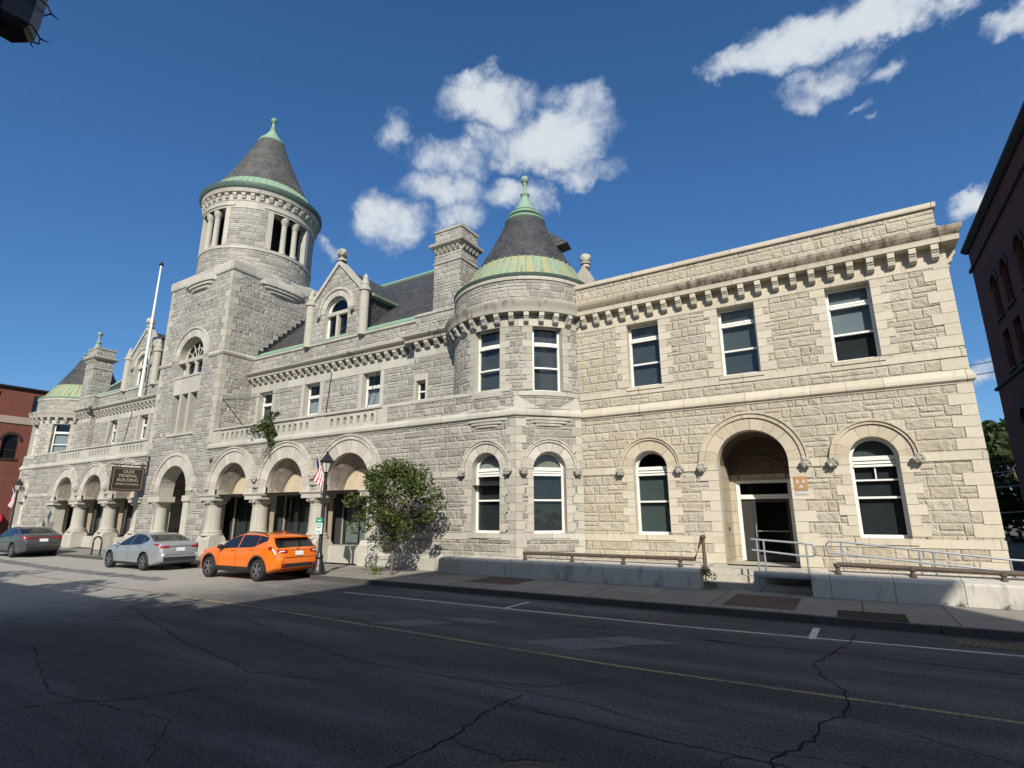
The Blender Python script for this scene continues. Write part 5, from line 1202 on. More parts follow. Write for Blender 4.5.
# dark brick neighbour on the right: its side wall runs away from the street and lies in shade
k = 8.5/12
RZ = lambda z: (z-2.284)*k+2.284
wins = []
for y in (24.5, 27.3, 30.2, 33.0, 35.9, 38.2): wins += [(y-.62, y+.62, RZ(17.4), RZ(20.0), True), (y-.62, y+.62, RZ(13.2), RZ(16.2), False), (y-.62, y+.62, 4.4, 7.2, True)]
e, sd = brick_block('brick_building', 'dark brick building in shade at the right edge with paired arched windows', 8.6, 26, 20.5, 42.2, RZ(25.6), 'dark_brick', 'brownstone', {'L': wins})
mb = MB()
for z in (RZ(12.5), RZ(23.4)): prism(mb, sd['L'][0], [(-.02, z), (.12, z+.04), (.12, z+.18), (-.02, z+.24)], 20.5, 42.5)
attach(mb.build('stone_band', M['brownstone']), e)
wins = [(y-.75, y+.75, 8.6, 10.6, True) for y in (22.6, 27, 31, 35)] + [(y-.75, y+.75, 13.8, 16.0, False) for y in (20.2, 24.6, 28.8, 33)] + [(y-.8, y+.8, 4.2, 7.0, False) for y in (21.5, 25.5, 30)]
e, sd = brick_block('brick_building', 'sunlit red brick building with a pale stone band beyond the left end', -102, -80, 12.0, 46, 16.75, 'red_brick', 'brownstone', {'R': wins})
mb = MB(); prism(mb, sd['R'][0], [(-.02, 12.55), (.1, 12.6), (.1, 13.35), (-.02, 13.4)], 12, 46); attach(mb.build('stone_band', M['buffstone']), e)
aw = empty('awning', (-79.3, 19.5, 3)); tag(aw, 'bright red awning low on the red brick building at far left', 'awning')
mb = MB(); prism(mb, Flat((-80, 0), (0, 1), (1, 0)), [(.02, 2.75), (.3, 2.65), (1.2, 2.15), (1.2, 1.75), (1.16, 1.75), (.02, 2.4)], 14, 22.95); attach(mb.build('canvas', M['red']), aw)
# commercial buildings across the street (behind the camera): they throw the shade on the road
def opp(label, x0, x1, h, cols, floors, mat):
    hs = []
    for f in range(floors):
        for c in range(cols):
            x = x0 + (c+.5)*(x1-x0)/cols; z = 4.4+f*3.6
            if z+2.2 < h-.8: hs.append((x-.55, x+.55, z, z+2.1, f == floors-1))
    brick_block('brick_building', label, x0, x1, -16, -5.0, h, mat, 'buffstone', {'K': hs})
sdx, sdz = sdir.x/-sdir.y, sdir.z/-sdir.y
OY = -5.0
opp('tall brick commercial building across the road, behind the viewpoint', -13.6+sdx*22.4, 1.7+sdx*22.4, .66+sdz*22.36, 5, 4, 'red_brick')
opp('lower brick commercial building across the road, left of the tall one', -40, -13.6+sdx*22.4-.02, sdz*12.7, 8, 2, 'dark_brick')
for i, (x, lab) in enumerate(((-11.0, 'leafy street tree across the road nearest the tall building'), (-17.5, 'second leafy street tree across the road'), (-24, 'third leafy street tree across the road'), (-30.5, 'fourth leafy street tree across the road'), (-37, 'fifth leafy street tree across the road'), (-44, 'farthest leafy street tree across the road'))):
    tree('shade_tree', lab, x, -1.9+(i % 2)*.5, 7.7+(i % 3)*.5, 2.6, 2.9, 2300, .17, 90+i, 'leaf', 'street trees across the road', z0=.12, tr=.18, clumps=26, clump_r=.34, pw=.7)

# ------------------------------------------------------------------ street furniture
def street_lamp(x, y, h, label, seed=0):
    e = empty('street_lamp', (x, y, .15)); tag(e, label, 'street lamp', 'black street lamps with lanterns')
    mb = MB(); lathe(mb, (x, y, .15), [(.30, 0), (.30, .06), (.24, .12), (.20, .30), (.17, .42), (.12, .55), (.15, .62), (.10, .72), (.075, .85), (.06, h-.95), (.08, h-.93), (.08, h-.88), (.05, h-.85), (.09, h-.78), (.09, h-.74)], 16); attach(mb.build('pole', M['black'], None, 40), e)
    mb = MB(); lathe(mb, (x, y, .15), [(.12, h-.74), (.21, h-.36), (.21, h-.35)], 8); attach(mb.build('lantern_glass', M['lampglass']), e)
    mb = MB(); lathe(mb, (x, y, .15), [(.27, h-.36), (.28, h-.32), (.20, h-.22), (.08, h-.06), (.04, h), (.05, h+.04), (0, h+.1)], 8)
    for k in range(8):
        a = 2*pi*k/8; tube(mb, [(x+.125*sin(a), y-.125*cos(a), .15+h-.74), (x+.22*sin(a), y-.22*cos(a), .15+h-.36)], .012, 4)
    attach(mb.build('lantern_cap', M['black']), e); return e
street_lamp(-17.35, 14.52, 4.55, 'black lantern street lamp at the kerb behind the orange car')
street_lamp(-50.4, 15.2, 4.7, 'black lantern street lamp at the far left by the red building')
def flag(px, py, pz, dx, dz, label, w=.95, hgt=.5):
    """a small stars and stripes on a slanted staff: hangs in folds"""
    e = empty('flag', (px, py, pz)); tag(e, label, 'flag', 'small striped flags on street lamps')
    mb = MB(); tip = Vector((px+dx, py, pz+dz)); tube(mb, [(px, py, pz), tip], .013, 6); attach(mb.build('staff', M['cream']), e)
    mb = MB(); a = Vector((px, py, pz)); ax = (tip-a)
    N = 13; K = 14
    def pt(i, j):       # i along the staff (stripes), j along the fly, hanging downwards
        u = i/N; v = j/K; b = a + ax*(.35+.62*u); g = Vector((0, 0, -1))*w*v + Vector((dx, 0, 0))*(-.25*v*(1-u))
        return b + g*(1.0) + Vector((.03*sin(u*9+v*3), .09*sin(v*6.5+u*4)*v, 0))
    for i in range(N):
        for j in range(K):
            m = 2 if (i >= 6 and j < 6) else (0 if i % 2 == 0 else 1); mb.face([pt(i, j), pt(i+1, j), pt(i+1, j+1), pt(i, j+1)], None, m)
    attach(mb.build('cloth', [M['fred'], M['fwhite'], M['fblue']], None, 60), e)
flag(-17.38, 14.50, 3.55, -.55, 1.15, 'small striped flag drooping beside the lantern of the near street lamp', .95)
flag(-50.4, 15.18, 3.5, -1.0, .8, 'small striped flag on the far left street lamp', 1.2)
ps = empty('parking_sign', (-17.35, 14.42, 1.9)); tag(ps, 'small white sign with green top strip fixed to the near street lamp', 'sign')
mb = MB(); box(mb, WORLD, -17.53, -17.17, 14.38, 14.40, 1.62, 2.02); attach(mb.build('panel', M['signwhite']), ps)
mb = MB(); box(mb, WORLD, -17.53, -17.17, 14.38, 14.40, 2.024, 2.22); attach(mb.build('top_strip', M['signgreen']), ps)
mb = MB()
def arrow(mb, x0, x1, y, z, m=0):
    mb.face([(x0, y, z-.015), (x1-.05, y, z-.015), (x1-.05, y, z+.015), (x0, y, z+.015)], None, m); mb.face([(x1-.06, y, z-.05), (x1, y, z), (x1-.06, y, z+.05)], None, m)
arrow(mb, -17.45, -17.25, 14.377, 2.12, 0); attach(mb.build('arrow', M['signwhite'], weld=False), ps)
mb = MB()
for z, a, b in ((1.95, -17.48, -17.22), (1.86, -17.46, -17.24), (1.70, -17.47, -17.23)): mb.face([(a, 14.377, z-.018), (b, 14.377, z-.018), (b, 14.377, z+.018), (a, 14.377, z+.018)])
attach(mb.build('print_lines', M['signgreen'], weld=False), ps)
br = empty('bike_rack', (-36.4, 15.05, .15)); tag(br, 'black inverted-U bicycle rack on the sidewalk between two parked cars', 'bike rack')
mb = MB(); x0, x1, y = -37.15, -36.15, 15.05; tube(mb, [(x0, y, .15), (x0, y, .85)] + [((x0+x1)/2-(x1-x0)/2*cos(pi*i/10), y, .85+.32*sin(pi*i/10)) for i in range(1, 10)] + [(x1, y, .85), (x1, y, .15)], .045, 8); attach(mb.build('hoop', M['black'], None, 50), br)
for x in (x0, x1):
    mb = MB(); lathe(mb, (x, y, .15), [(.12, 0), (.12, .02), (.05, .03)], 10); attach(mb.build('foot_plate', M['black']), br)
sp = empty('small_sign', (-43.9, 15.3, .15)); tag(sp, 'small grey rectangular sign on a thin post beside the dark grey car', 'sign')
mb = MB(); tube(mb, [(-43.9, 15.3, .15), (-43.9, 15.3, 2.0)], .03, 6); attach(mb.build('post', M['galv']), sp)
mb = MB(); box(mb, WORLD, -44.25, -43.55, 15.24, 15.27, 1.30, 1.95); attach(mb.build('panel', M['signgrey']), sp)
fp = empty('flagpole', (-44.75, 19.5, 11.1)); tag(fp, 'tall white flagpole rising from the cornice left of the tower', 'flagpole')
mb = MB(); lathe(mb, (-44.75, 19.5, 0), [(.125, 11.05), (.11, 13), (.09, 18), (.06, 21.9), (0, 21.95)], 14); attach(mb.build('pole', M['polewhite'], None, 40), fp)
mb = MB(); blob(mb, (-44.75, 19.5, 22.06), .13, 0, 1, rough=0.0); lathe(mb, (-44.75, 19.5, 21.88), [(.1, 0), (.2, .03), (.1, .08)], 10); attach(mb.build('ball', M['castiron'], None, 60), fp)
# hanging sign, lettering as in the photograph
hs_ = empty('hanging_sign', (-38.9, 16.4, 4.9)); tag(hs_, 'dark brown hanging sign board with gold lettering on an iron bracket', 'sign')
from_rot = radians(90)
sx, sy, sz0, sz1 = -38.3, 16.0, 3.80, 5.28
FSG = Flat((sx, 16.76), (0, 1), (1, 0))
sw = .93
mb = MB(); box(mb, FSG, -sw, sw, -.05, .05, sz0, sz1); attach(mb.build('board', M['signbrown']), hs_)
mb = MB()
for a, b, c, d in ((-sw+.1, sw-.1, sz0+.10, sz0+.115), (-sw+.1, sw-.1, sz1-.115, sz1-.10), (-sw+.1, -sw+.115, sz0+.115, sz1-.115), (sw-.115, sw-.1, sz0+.115, sz1-.115)): box(mb, FSG, a, b, .05, .056, c, d)
attach(mb.build('gold_border', M['gold']), hs_)
def text(s, z, size, parent, x=0.0, squash=1.0):
    cu = bpy.data.curves.new('lettering', 'FONT'); cu.body = s; cu.size = size; cu.align_x = 'CENTER'; cu.extrude = .004; cu.offset = size*.004
    o = bpy.data.objects.new('lettering', cu); COL.objects.link(o)
    p = FSG.P(x, .058, z); X = FSG.t; Z = Vector((0, 0, 1)); N = FSG.n
    me = bpy.data.meshes.new_from_object(o.evaluated_get(bpy.context.evaluated_depsgraph_get())); bpy.data.objects.remove(o)
    o = bpy.data.objects.new('lettering', me); COL.objects.link(o); me.materials.clear(); me.materials.append(M['gold'])
    o.matrix_world = Matrix(((X.x*squash, Z.x, N.x, p.x), (X.y*squash, Z.y, N.y, p.y), (X.z, Z.z, N.z, p.z), (0, 0, 0, 1))); attach(o, parent)
bpy.context.view_layer.update()
text('OLDE', 4.92, .24, hs_, squash=1.05); text('FEDERAL', 4.66, .25, hs_, squash=1.05); text('BUILDING', 4.40, .25, hs_, squash=1.05); text('OFFICE COMPLEX', 4.17, .165, hs_, squash=1.0)
mb = MB(); tube(mb, [FSG.P(-sw-.1, 0, 5.42), FSG.P(1.16, 0, 5.42)], .035, 8); tube(mb, [FSG.P(1.06, 0, 4.9), FSG.P(1.06, 0, 6.1)], .035, 6); tube(mb, [FSG.P(-.1, 0, 5.42), FSG.P(1.1, 0, 6.0)], .02, 6)
for s in (-.7, .7): tube(mb, [FSG.P(s, 0, 5.28), FSG.P(s, 0, 5.42)], .02, 6)
for a in range(9):
    t = 2*pi*a/8; tube(mb, [FSG.P(.86+.15*cos(t), 0, 5.62+.15*sin(t)), FSG.P(.86+.15*cos(t+.785), 0, 5.62+.15*sin(t+.785))], .02, 5)
attach(mb.build('bracket', M['black']), hs_)
mh = empty('manhole_cover', (-2.72, 4.75, .005)); tag(mh, 'round iron manhole cover in the road at the bottom edge', 'manhole')
mb = MB(); lathe(mb, (-2.72, 4.72, 0), [(0, .008), (.33, .008), (.335, .004)], 40); attach(mb.build('lid', M['castiron']), mh)
mb = MB(); lathe(mb, (-2.72, 4.72, 0), [(.345, .006), (.40, .009), (.405, .004)], 40); attach(mb.build('rim', M['iron']), mh)
sdn = empty('storm_drain', (1.85, 13.75, 0)); tag(sdn, 'dark iron storm drain grate in the gutter at the right', 'drain')
mb = MB(); box(mb, WORLD, 1.40, 2.35, 13.15, 14.1, -.02, .006)
attach(mb.build('frame', M['castiron']), sdn)
mb = MB()
for i in range(9): box(mb, WORLD, 1.44+i*.105, 1.50+i*.105, 13.22, 14.05, .0, .016)
attach(mb.build('grate', M['castiron']), sdn)
# overhead cables crossing the gap on the right
for i, (z, y, lab) in enumerate(((13.1, 52, 'highest thin overhead cable crossing the gap at the right'), (12.4, 52.5, 'second overhead cable from the top in the gap'), (4.9, 50, 'pale overhead cable before the dark trees, upper'), (3.9, 50, 'pale overhead cable before the dark trees, middle'), (2.2, 49, 'pale overhead cable before the dark trees, lowest'))):
    mb = MB(); tube(mb, [(-4+18*j/8.+(0), y, z-.4+.025*(j-4)**2+j*.09) for j in range(-2, 13)], .035, 5); tag(mb.build('overhead_cable', M['castiron'] if i < 2 else M['galv']), lab, 'cable', 'overhead cables in the gap')
# hanging lantern near the viewpoint, top left corner, wound with thorny wire
hd = px_dir(10, 16)
q0 = EYE + px_dir(8, 24)*3.2
hl = empty('hanging_planter', q0); tag(hl, 'dark hanging object wound with thorny wire in the top left corner', 'planter')
mb = MB(); lathe(mb, q0, [(0, -.03), (.068, -.028), (.084, -.005), (.09, .08), (.10, .5), (.11, .9)], 6); attach(mb.build('pot', M['black']), hl)
mb = MB(); rnd = random.Random(2)
w = []
for j in range(60):
    a = j*.55; z = -.03+j*.012; r = .088+.004*j*.2; w.append(q0+Vector((cos(a)*r*1.1, sin(a)*r*1.1, z+rnd.uniform(-.01, .01))))
tube(mb, w, .0035, 5)
for j in range(2, 58, 2): d_ = (w[j]-q0); d_.z = rnd.uniform(-.08, .0); tube(mb, [w[j], w[j]+d_.normalized()*rnd.uniform(.02, .045)], .0045, 4, 0, .001)
attach(mb.build('thorny_wire', M['black']), hl)
mb = MB(); tube(mb, [q0+Vector((0, 0, .9)), q0+Vector((0, 0, 1.5))], .012, 6); tube(mb, [q0+Vector((0, .15, 1.5)), (q0.x, -5.0, q0.z+1.5)], .022, 6); attach(mb.build('hanging_arm', M['black']), hl)

# ------------------------------------------------------------------ cars
def curve(pts):
    xs = [p[0] for p in pts]; ys = [p[1] for p in pts]; n = len(xs); m = []
    for i in range(n):
        if i == 0: m.append((ys[1]-ys[0])/(xs[1]-xs[0]))
        elif i == n-1: m.append((ys[-1]-ys[-2])/(xs[-1]-xs[-2]))
        else:
            a = (ys[i]-ys[i-1])/(xs[i]-xs[i-1]); b = (ys[i+1]-ys[i])/(xs[i+1]-xs[i]); m.append(0 if a*b <= 0 else 2*a*b/(a+b))
    def f(x):
        if x <= xs[0]: return ys[0]
        if x >= xs[-1]: return ys[-1]
        for i in range(n-1):
            if x <= xs[i+1]: break
        h = xs[i+1]-xs[i]; t = (x-xs[i])/h
        return ys[i]*(1+2*t)*(1-t)**2 + h*m[i]*t*(1-t)**2 + ys[i+1]*t*t*(3-2*t) + h*m[i+1]*t*t*(t-1)
    return f
def car(name, label, loc, scale, paint, P, rz=0.0):
    L = P['L']; zt, bl, wf, zb = curve(P['top']), curve(P['belt']), curve(P['w']), curve(P['bot'])
    e = empty(name, (0, 0, 0)); tag(e, label, 'car', 'cars parked along the kerb')
    def section(x):
        w, b, t, z0 = wf(x), bl(x), zt(x), zb(x)
        b = min(b, t-.015); h = t-b; we = w*.95; wr = max(we-h*P.get('tumble', .46)-.02, we*.5)
        e2 = min(.05, h*.4)
        pts = [(0, z0), (w*.88, z0), (w*.965, z0+.05), (w*.99, z0+.16), (w, z0+(b-z0)*.55), (w*.992, z0+(b-z0)*.78), (w*.975, b-.03), (we, b)]
        pts += [(we+(wr-we)*.45, b+(t-e2-b)*.5), (wr, t-e2), (wr*.9, t-e2*.35), (wr*.5, t-e2*.05), (0, t)]
        return pts
    def at(x, v):
        s = section(x); v = max(0, min(len(s)-1.001, v)); i = int(v); f = v-i; return (s[i][0]+(s[i+1][0]-s[i][0])*f, s[i][1]+(s[i+1][1]-s[i][1])*f)
    N = 64; X = [L*(i/N) for i in range(N+1)]; X = sorted(set(X + P.get('extra', [])))
    bm = bmesh.new(); rings = []
    for x in X:
        s = section(x); ring_ = [bm.verts.new((x, -y, z)) for y, z in s] + [bm.verts.new((x, y, z)) for y, z in s[-2:0:-1]]; rings.append(ring_)
    for A, Bq in zip(rings, rings[1:]):
        n = len(A)
        for i in range(n): bm.faces.new((A[i], A[(i+1) % n], Bq[(i+1) % n], Bq[i]))
    bm.faces.new(rings[0][::-1]); bm.faces.new(rings[-1])
    bmesh.ops.recalc_face_normals(bm, faces=bm.faces)
    me = bpy.data.meshes.new('body'); bm.to_mesh(me); bm.free(); me.materials.append(M[paint]); me.materials.append(M['trim'])
    body = bpy.data.objects.new('body', me); COL.objects.link(body)
    wr_ = P['wr']
    cb = MB()
    for ax in P['axles']:
        for sy in (-1, 1):
            n = 28; y0, y1 = sy*(P['W']/2-.30), sy*(P['W']/2+.3); R = wr_+.065
            A = [Vector((ax+R*cos(2*pi*i/n), y0, wr_+.01+R*sin(2*pi*i/n))) for i in range(n)]; Bq = [Vector((p.x, y1, p.z)) for p in A]
            for i in range(n): cb.face([A[i], A[(i+1) % n], Bq[(i+1) % n], Bq[i]])
            cb.face(A); cb.face(Bq)
    cut = cb.build('cut', [M[paint], M['trim']]);
    for p in cut.data.polygons: p.material_index = 1
    md = body.modifiers.new('b', 'BOOLEAN'); md.object = cut; md.operation = 'DIFFERENCE'; md.solver = 'EXACT'
    bpy.context.view_layer.update()
    me2 = bpy.data.meshes.new_from_object(body.evaluated_get(bpy.context.evaluated_depsgraph_get()))
    body.modifiers.clear(); body.data = me2; bpy.data.objects.remove(cut)
    me2.shade_smooth(); me2.set_sharp_from_angle(angle=radians(28)); body.parent = e
    def patch(nm, mat, x0, x1, v0, v1, sides=(-1, 1), off=.006, nx=24, nv=5, parent=e, fx=None, onepiece=False):
        objs = []
        groups = [sides] if onepiece else [(s,) for s in sides]
        for g in groups:
            m = MB()
            for sd in g:
                for i in range(nx):
                    for j in range(nv):
                        q = []
                        for a, b in ((i, j), (i+1, j), (i+1, j+1), (i, j+1)):
                            x = x0+(x1-x0)*a/nx; lo = v0(x) if callable(v0) else v0; hi = v1(x) if callable(v1) else v1
                            v = lo+(hi-lo)*b/nv; y, z = at(x, v); y2, z2 = at(x, v+.05); y1_, z1_ = at(x, v-.05); ty, tz = y2-y1_, z2-z1_; l = math.hypot(ty, tz) or 1
                            q.append((x, sd*(y+off*tz/l), z-off*ty/l))
                        m.face(q)
            o = m.build(nm, M[mat], None, 50); o.parent = parent; objs.append(o)
        return objs
    for a, b in P['side_glass']: patch('side_window', 'carglass', a, b, lambda x: 7.12 + P['taper'][2]*max(0, (x-P['taper'][0])/(P['taper'][1]-P['taper'][0])), lambda x: 8.92)
    if P.get('pillar'):
        pass
    def top_glass(nm, x0, x1):
        m = MB(); nx, ny = 12, 10
        def pt(i, j):
            x = x0+(x1-x0)*i/nx; s = section(x); wr2 = s[9][0]*.93; y = -wr2+2*wr2*j/ny
            a = abs(y); z = None
            for (ya, za), (yb, zb_) in zip(s[9:], s[10:]):
                if yb <= a <= ya: z = za+(zb_-za)*((ya-a)/(ya-yb) if ya > yb else 0)
            if z is None: z = s[-1][1]
            dz = (zt(x+.02)-zt(x-.02))/.04; l = sqrt(1+dz*dz); return (x-dz/l*.007, y, z+.007/l)
        for i in range(nx):
            for j in range(ny): m.face([pt(i, j), pt(i+1, j), pt(i+1, j+1), pt(i, j+1)])
        o = m.build(nm, M['carglass'], None, 40); o.parent = e
    top_glass('windscreen', *P['ws']); top_glass('rear_window', *P['rw'])
    # wheels
    for ax in P['axles']:
        for sy in (-1, 1):
            yc = sy*(P['W']/2-.115); m = MB(); n = 32
            prof = [(wr_*.66, -.1), (wr_*.9, -.11), (wr_*.98, -.085), (wr_, -.05), (wr_, .05), (wr_*.98, .085), (wr_*.9, .11), (wr_*.66, .1)]
            for i in range(n):
                for (r0, a0), (r1, a1) in zip(prof, prof[1:]):
                    q = lambda r, a, t: (ax+r*cos(t), yc+a, wr_+r*sin(t)); t, u = 2*pi*i/n, 2*pi*(i+1)/n; m.face([q(r0, a0, t), q(r0, a0, u), q(r1, a1, u), q(r1, a1, t)])
            wh_ = empty('wheel', (0, 0, 0)); wh_.parent = e; t_ = m.build('tyre', M['tyre'], None, 40); t_.parent = wh_
            m = MB(); yo = yc+sy*.07; R = wr_*.68
            for i in range(n):
                t, u = 2*pi*i/n, 2*pi*(i+1)/n
                m.face([(ax+R*cos(t), yo+sy*.03, wr_+R*sin(t)), (ax+R*cos(u), yo+sy*.03, wr_+R*sin(u)), (ax+R*.88*cos(u), yo+sy*.02, wr_+R*.88*sin(u)), (ax+R*.88*cos(t), yo+sy*.02, wr_+R*.88*sin(t))])
            for k in range(5):
                t = 2*pi*k/5+.3
                for dlt in (-.17, .17):
                    a, b = (ax+.06*cos(t+dlt*2), wr_+.06*sin(t+dlt*2)), (ax+R*.93*cos(t+dlt), wr_+R*.93*sin(t+dlt)); px_, pz_ = -(b[1]-a[1]), b[0]-a[0]; l = math.hypot(px_, pz_); px_, pz_ = px_/l*.022, pz_/l*.022
                    m.face([(a[0]-px_, yo+sy*.012, a[1]-pz_), (b[0]-px_, yo+sy*.02, b[1]-pz_), (b[0]+px_, yo+sy*.02, b[1]+pz_), (a[0]+px_, yo+sy*.012, a[1]+pz_)])
            n2 = 12; m.face([(ax+.065*cos(2*pi*i/n2), yo+sy*.022, wr_+.065*sin(2*pi*i/n2)) for i in range(n2)])
            o = m.build('rim', M['rim'], weld=False); o.parent = wh_
            m = MB(); m.face([(ax+R*cos(2*pi*i/24), yo-sy*.05, wr_+R*sin(2*pi*i/24)) for i in range(24)]); o = m.build('brake', M['trim']); o.parent = wh_
    # trim
    ax0, ax1 = P['axles']
    patch('sill', 'trim', ax0+wr_+.05, ax1-wr_-.05, 1.2, P.get('sillv', 2.6), off=.008)
    if P.get('clad'):
        for ax in P['axles']:
            for sy in (-1, 1):
                m = MB(); n = 20; r0, r1 = wr_+.06, wr_+.125
                for i in range(n):
                    t, u = -.25+(pi+.5)*i/n, -.25+(pi+.5)*(i+1)/n
                    def q(r, t, dy):
                        x = ax+r*cos(t); z = max(wr_+r*sin(t), zb(x)+.02); s = section(x); yy_ = s[4][0]
                        for (ya, za), (yb, zb2) in zip(s[1:8], s[2:9]):
                            if za <= z <= zb2: yy_ = ya+(yb-ya)*(z-za)/max(zb2-za, 1e-6)
                        return (x, sy*(yy_+dy), z)
                    m.face([q(r0, t, .016), q(r0, u, .016), q(r1, u, .016), q(r1, t, .016)]); m.face([q(r0, t, .016), q(r0, u, .016), q(r0, u, -.1), q(r0, t, -.1)])
                o = m.build('wheel_arch', M['trim'], None, 40); o.parent = e
    for x in P['seams']:        # door shut lines
        patch('door_seam', 'trim', x-.006, x+.006, 2.3, 6.95, off=.004, nx=1, nv=8)
    for x in P['handles']:
        for sy in (-1, 1):
            y, z = at(x, 6.0); m = MB(); box(m, Flat((0, 0), (1, 0), (0, sy)), x-.09, x+.09, y-.01, y+.035, z-.02, z+.02); o = m.build('door_handle', M[paint]); o.parent = e
    for sy in (-1, 1):
        x = P['mirror']; y, z = at(x, 7.0); m = MB(); blob(m, (x-.02, sy*(y+.11), z+.08), .1, 0, 2, (.75, 1.15, .8), 0.0, 2); box(m, Flat((0, 0), (1, 0), (0, sy)), x-.03, x+.03, y-.03, y+.06, z+.0, z+.05); o = m.build('wing_mirror', M[P.get('mirror_mat', paint)], None, 60); o.parent = e
    for nm, mat, xa, xb, va, vb in P['lights']: patch(nm, mat, xa, xb, va, vb, off=.01, nx=8, nv=4)
    # rear face pieces: (name, material, y half width, z0, z1)
    def rear_x(z, y):       # x of the tail at that height: scan from the end forwards
        x = L
        while x > L*.7:
            s = section(x); inside = False
            for (ya, za), (yb, zb2) in zip(s, s[1:]):
                lo, hi = min(za, zb2), max(za, zb2)
                if lo-1e-6 <= z <= hi+1e-6 and max(ya, yb) >= y: inside = True
            if inside and s[0][1] <= z <= s[-1][1]: return x
            x -= .004
        return x
    for nm, mat, y0, y1, z0, z1, off in P['rear']:
        m = MB(); n = 10; kz = 4
        for i in range(n):
            for j in range(kz):
                q = []
                for a, b in ((i, j), (i+1, j), (i+1, j+1), (i, j+1)):
                    y = y0+(y1-y0)*a/n; z = z0+(z1-z0)*b/kz; q.append((rear_x(z, abs(y))+off, y, z))
                m.face(q)
        o = m.build(nm, M[mat], None, 40); o.parent = e
    for fn in P.get('fns', []): fn(e, at, section, zt)
    e.location = loc; e.scale = (scale, scale, scale); e.rotation_euler.z = rz
    return e
def rails(e, at, section, zt):
    for sy in (-1, 1):
        m = MB(); pts = []
        for i in range(9):
            x = 1.95+1.75*i/8; s = section(x); pts.append((x, sy*(s[9][0]*.96), s[9][1]+(.075 if 0 < i < 8 else .0)))
        tube(m, pts, .022, 6); o = m.build('roof_rail', M['trim'], None, 40); o.parent = e
def spoiler(e, at, section, zt):
    m = MB(); x = 3.98; s = section(3.85); wv = s[9][0]*.98
    m2 = MB(); z = zt(3.9)
    for a, b, c, d in (((3.82, z+.03), (4.16, z-.035), (4.16, z-.075), (3.85, z-.02)),): 
        for y0, y1 in ((-wv, wv),): box(m2, WORLD, 3.84, 4.14, y0, y1, z-.05, z-.005)
    o = m2.build('spoiler', M['orange']); o.parent = e
    m = MB(); tube(m, [(3.55, 0, zt(3.55)-.01), (3.66, 0, zt(3.66)+.09)], .03, 6, 0, .012); o = m.build('antenna', M['orange']); o.parent = e
cross = dict(L=4.46, W=1.80, wr=.345, axles=(.88, 3.545), tumble=.40,
    top=[(0, .62), (.04, .80), (.16, .93), (.5, 1.01), (1.0, 1.07), (1.28, 1.12), (1.7, 1.34), (2.05, 1.49), (2.5, 1.56), (3.0, 1.56), (3.5, 1.525), (3.9, 1.46), (4.02, 1.36), (4.26, 1.08), (4.36, 1.02), (4.42, .92), (4.46, .72)],
    belt=[(0, .58), (.3, .84), (1.2, .96), (2.2, 1.0), (3.2, 1.05), (3.8, 1.10), (4.1, 1.12), (4.46, .70)], w=[(0, .58), (.1, .72), (.3, .82), (.7, .885), (1.5, .90), (3.6, .90), (4.1, .87), (4.3, .82), (4.42, .75), (4.46, .68)],
    bot=[(0, .36), (.3, .25), (.6, .24), (3.9, .25), (4.2, .33), (4.46, .42)], ws=(1.36, 2.02), rw=(4.0, 4.27), taper=(3.25, 3.8, 1.0), side_glass=((1.52, 2.38), (2.43, 3.34), (3.36, 3.80)), seams=(1.42, 2.40, 3.32), handles=(2.22, 3.16), mirror=1.62, mirror_mat='trim', clad=True, sillv=3.1,
    lights=[('tail_light', 'taillight', 4.02, 4.36, 5.5, 6.9), ('reverse_lens', 'clearlens', 4.18, 4.34, 5.7, 6.3), ('headlight', 'clearlens', .08, .42, 5.4, 6.9)],
    rear=[('rear_bumper', 'trim', -.66, .66, .44, .56, .012), ('number_plate', 'plate', -.16, .16, .80, .93, .02), ('badge', 'rim', -.05, .05, .985, 1.02, .012), ('reflector', 'taillight', -.64, -.52, .47, .55, .02), ('reflector', 'taillight', .52, .64, .47, .55, .02), ('tailgate_seam', 'trim', -.6, .6, .735, .75, .01), ('tail_light', 'taillight', -.76, -.44, .90, .985, .014), ('tail_light', 'taillight', .44, .76, .90, .985, .014), ('reverse_lens', 'clearlens', -.70, -.54, .925, .955, .02), ('reverse_lens', 'clearlens', .54, .70, .925, .955, .02), ('hatch_seam', 'trim', -.44, .44, .965, .975, .008)], fns=[rails, spoiler])
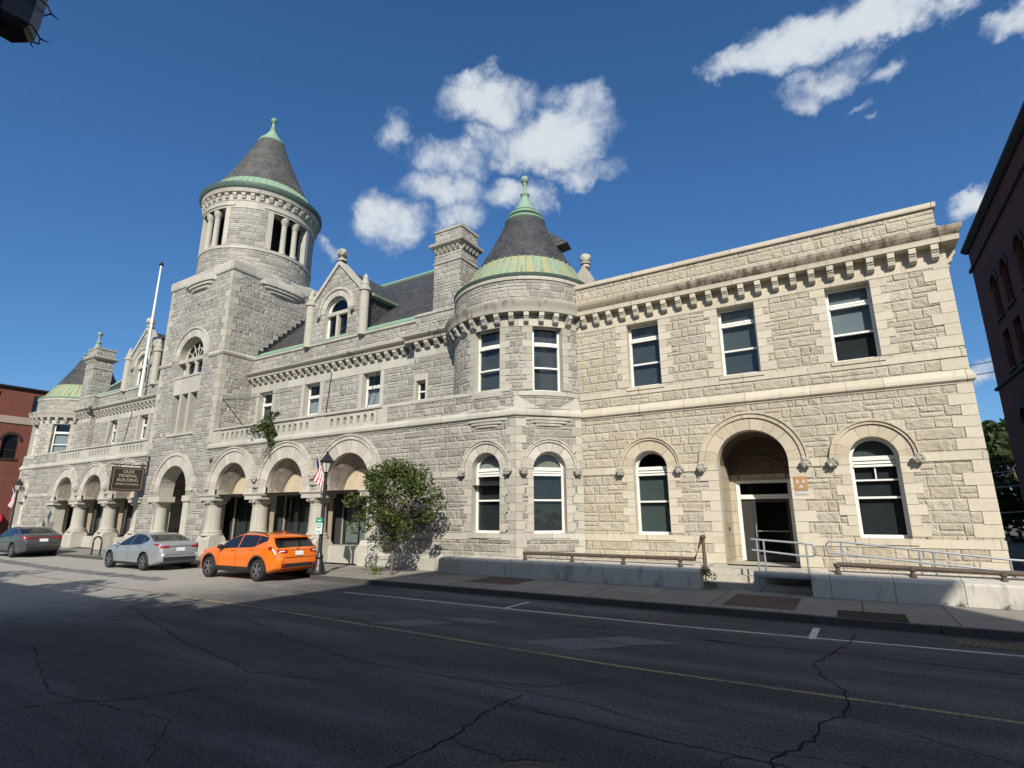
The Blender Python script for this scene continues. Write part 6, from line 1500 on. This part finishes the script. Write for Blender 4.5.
sedan = dict(L=4.63, W=1.78, wr=.33, axles=(.93, 3.63), tumble=.44,
    top=[(0, .56), (.05, .70), (.2, .80), (.6, .89), (1.1, .95), (1.3, .98), (1.75, 1.20), (2.15, 1.36), (2.55, 1.43), (2.95, 1.42), (3.4, 1.34), (3.8, 1.20), (4.1, 1.09), (4.3, 1.07), (4.48, 1.05), (4.58, .97), (4.63, .72)],
    belt=[(0, .54), (.3, .74), (1.2, .88), (2.4, .92), (3.3, .97), (4.0, 1.03), (4.45, 1.02), (4.63, .70)], w=[(0, .56), (.12, .72), (.4, .83), (.8, .885), (1.5, .885), (3.6, .89), (4.15, .85), (4.45, .79), (4.58, .73), (4.63, .66)],
    bot=[(0, .30), (.3, .20), (.7, .19), (3.9, .19), (4.3, .26), (4.63, .36)], ws=(1.36, 2.12), rw=(3.34, 4.02), taper=(3.3, 3.66, .9), side_glass=((1.52, 2.42), (2.46, 3.30), (3.33, 3.66)), seams=(1.45, 2.44, 3.36), handles=(2.24, 3.2), mirror=1.6,
    lights=[('tail_light', 'taillight', 4.22, 4.56, 5.8, 6.9), ('headlight', 'clearlens', .08, .5, 5.4, 6.9)],
    rear=[('tail_garnish', 'trim', -.60, .60, .915, .93, .01), ('tail_light', 'taillight', -.72, -.44, .875, .955, .012), ('tail_light', 'taillight', .44, .72, .875, .955, .012), ('bumper_reflector', 'clearlens', -.70, -.60, .56, .66, .012), ('bumper_reflector', 'clearlens', .60, .70, .56, .66, .012), ('number_plate', 'plate', -.17, .17, .74, .87, .02), ('rear_diffuser', 'trim', -.62, .62, .37, .52, .012), ('bumper_seam', 'trim', -.66, .66, .60, .612, .008)])
for key in ('top', 'belt'): cross[key] = [(x, z if z < .7 else .7+(z-.7)*.92) for x, z in cross[key]]
car('parked_car', 'bright orange crossover with roof rails parked nearest at the kerb', (-22.44, 13.64, 0), 1.12, 'orange', cross, radians(.6))
car('parked_car', 'silver sedan parked at the kerb ahead of the orange car', (-30.38, 13.56, 0), 1.10, 'silver', sedan, radians(.6))
import copy
sed2 = copy.deepcopy(sedan); sed2['L'] = 4.63; sed2['rear'] = [r for r in sed2['rear'] if 'reflector' not in r[0]] + [('tail_strip', 'taillight', -.45, .45, .90, .935, .012)]
car('parked_car', 'dark grey sedan parked farthest left, cut by the picture edge', (-45.7, 13.75, 0), 1.19, 'grey', sed2, radians(0.3))
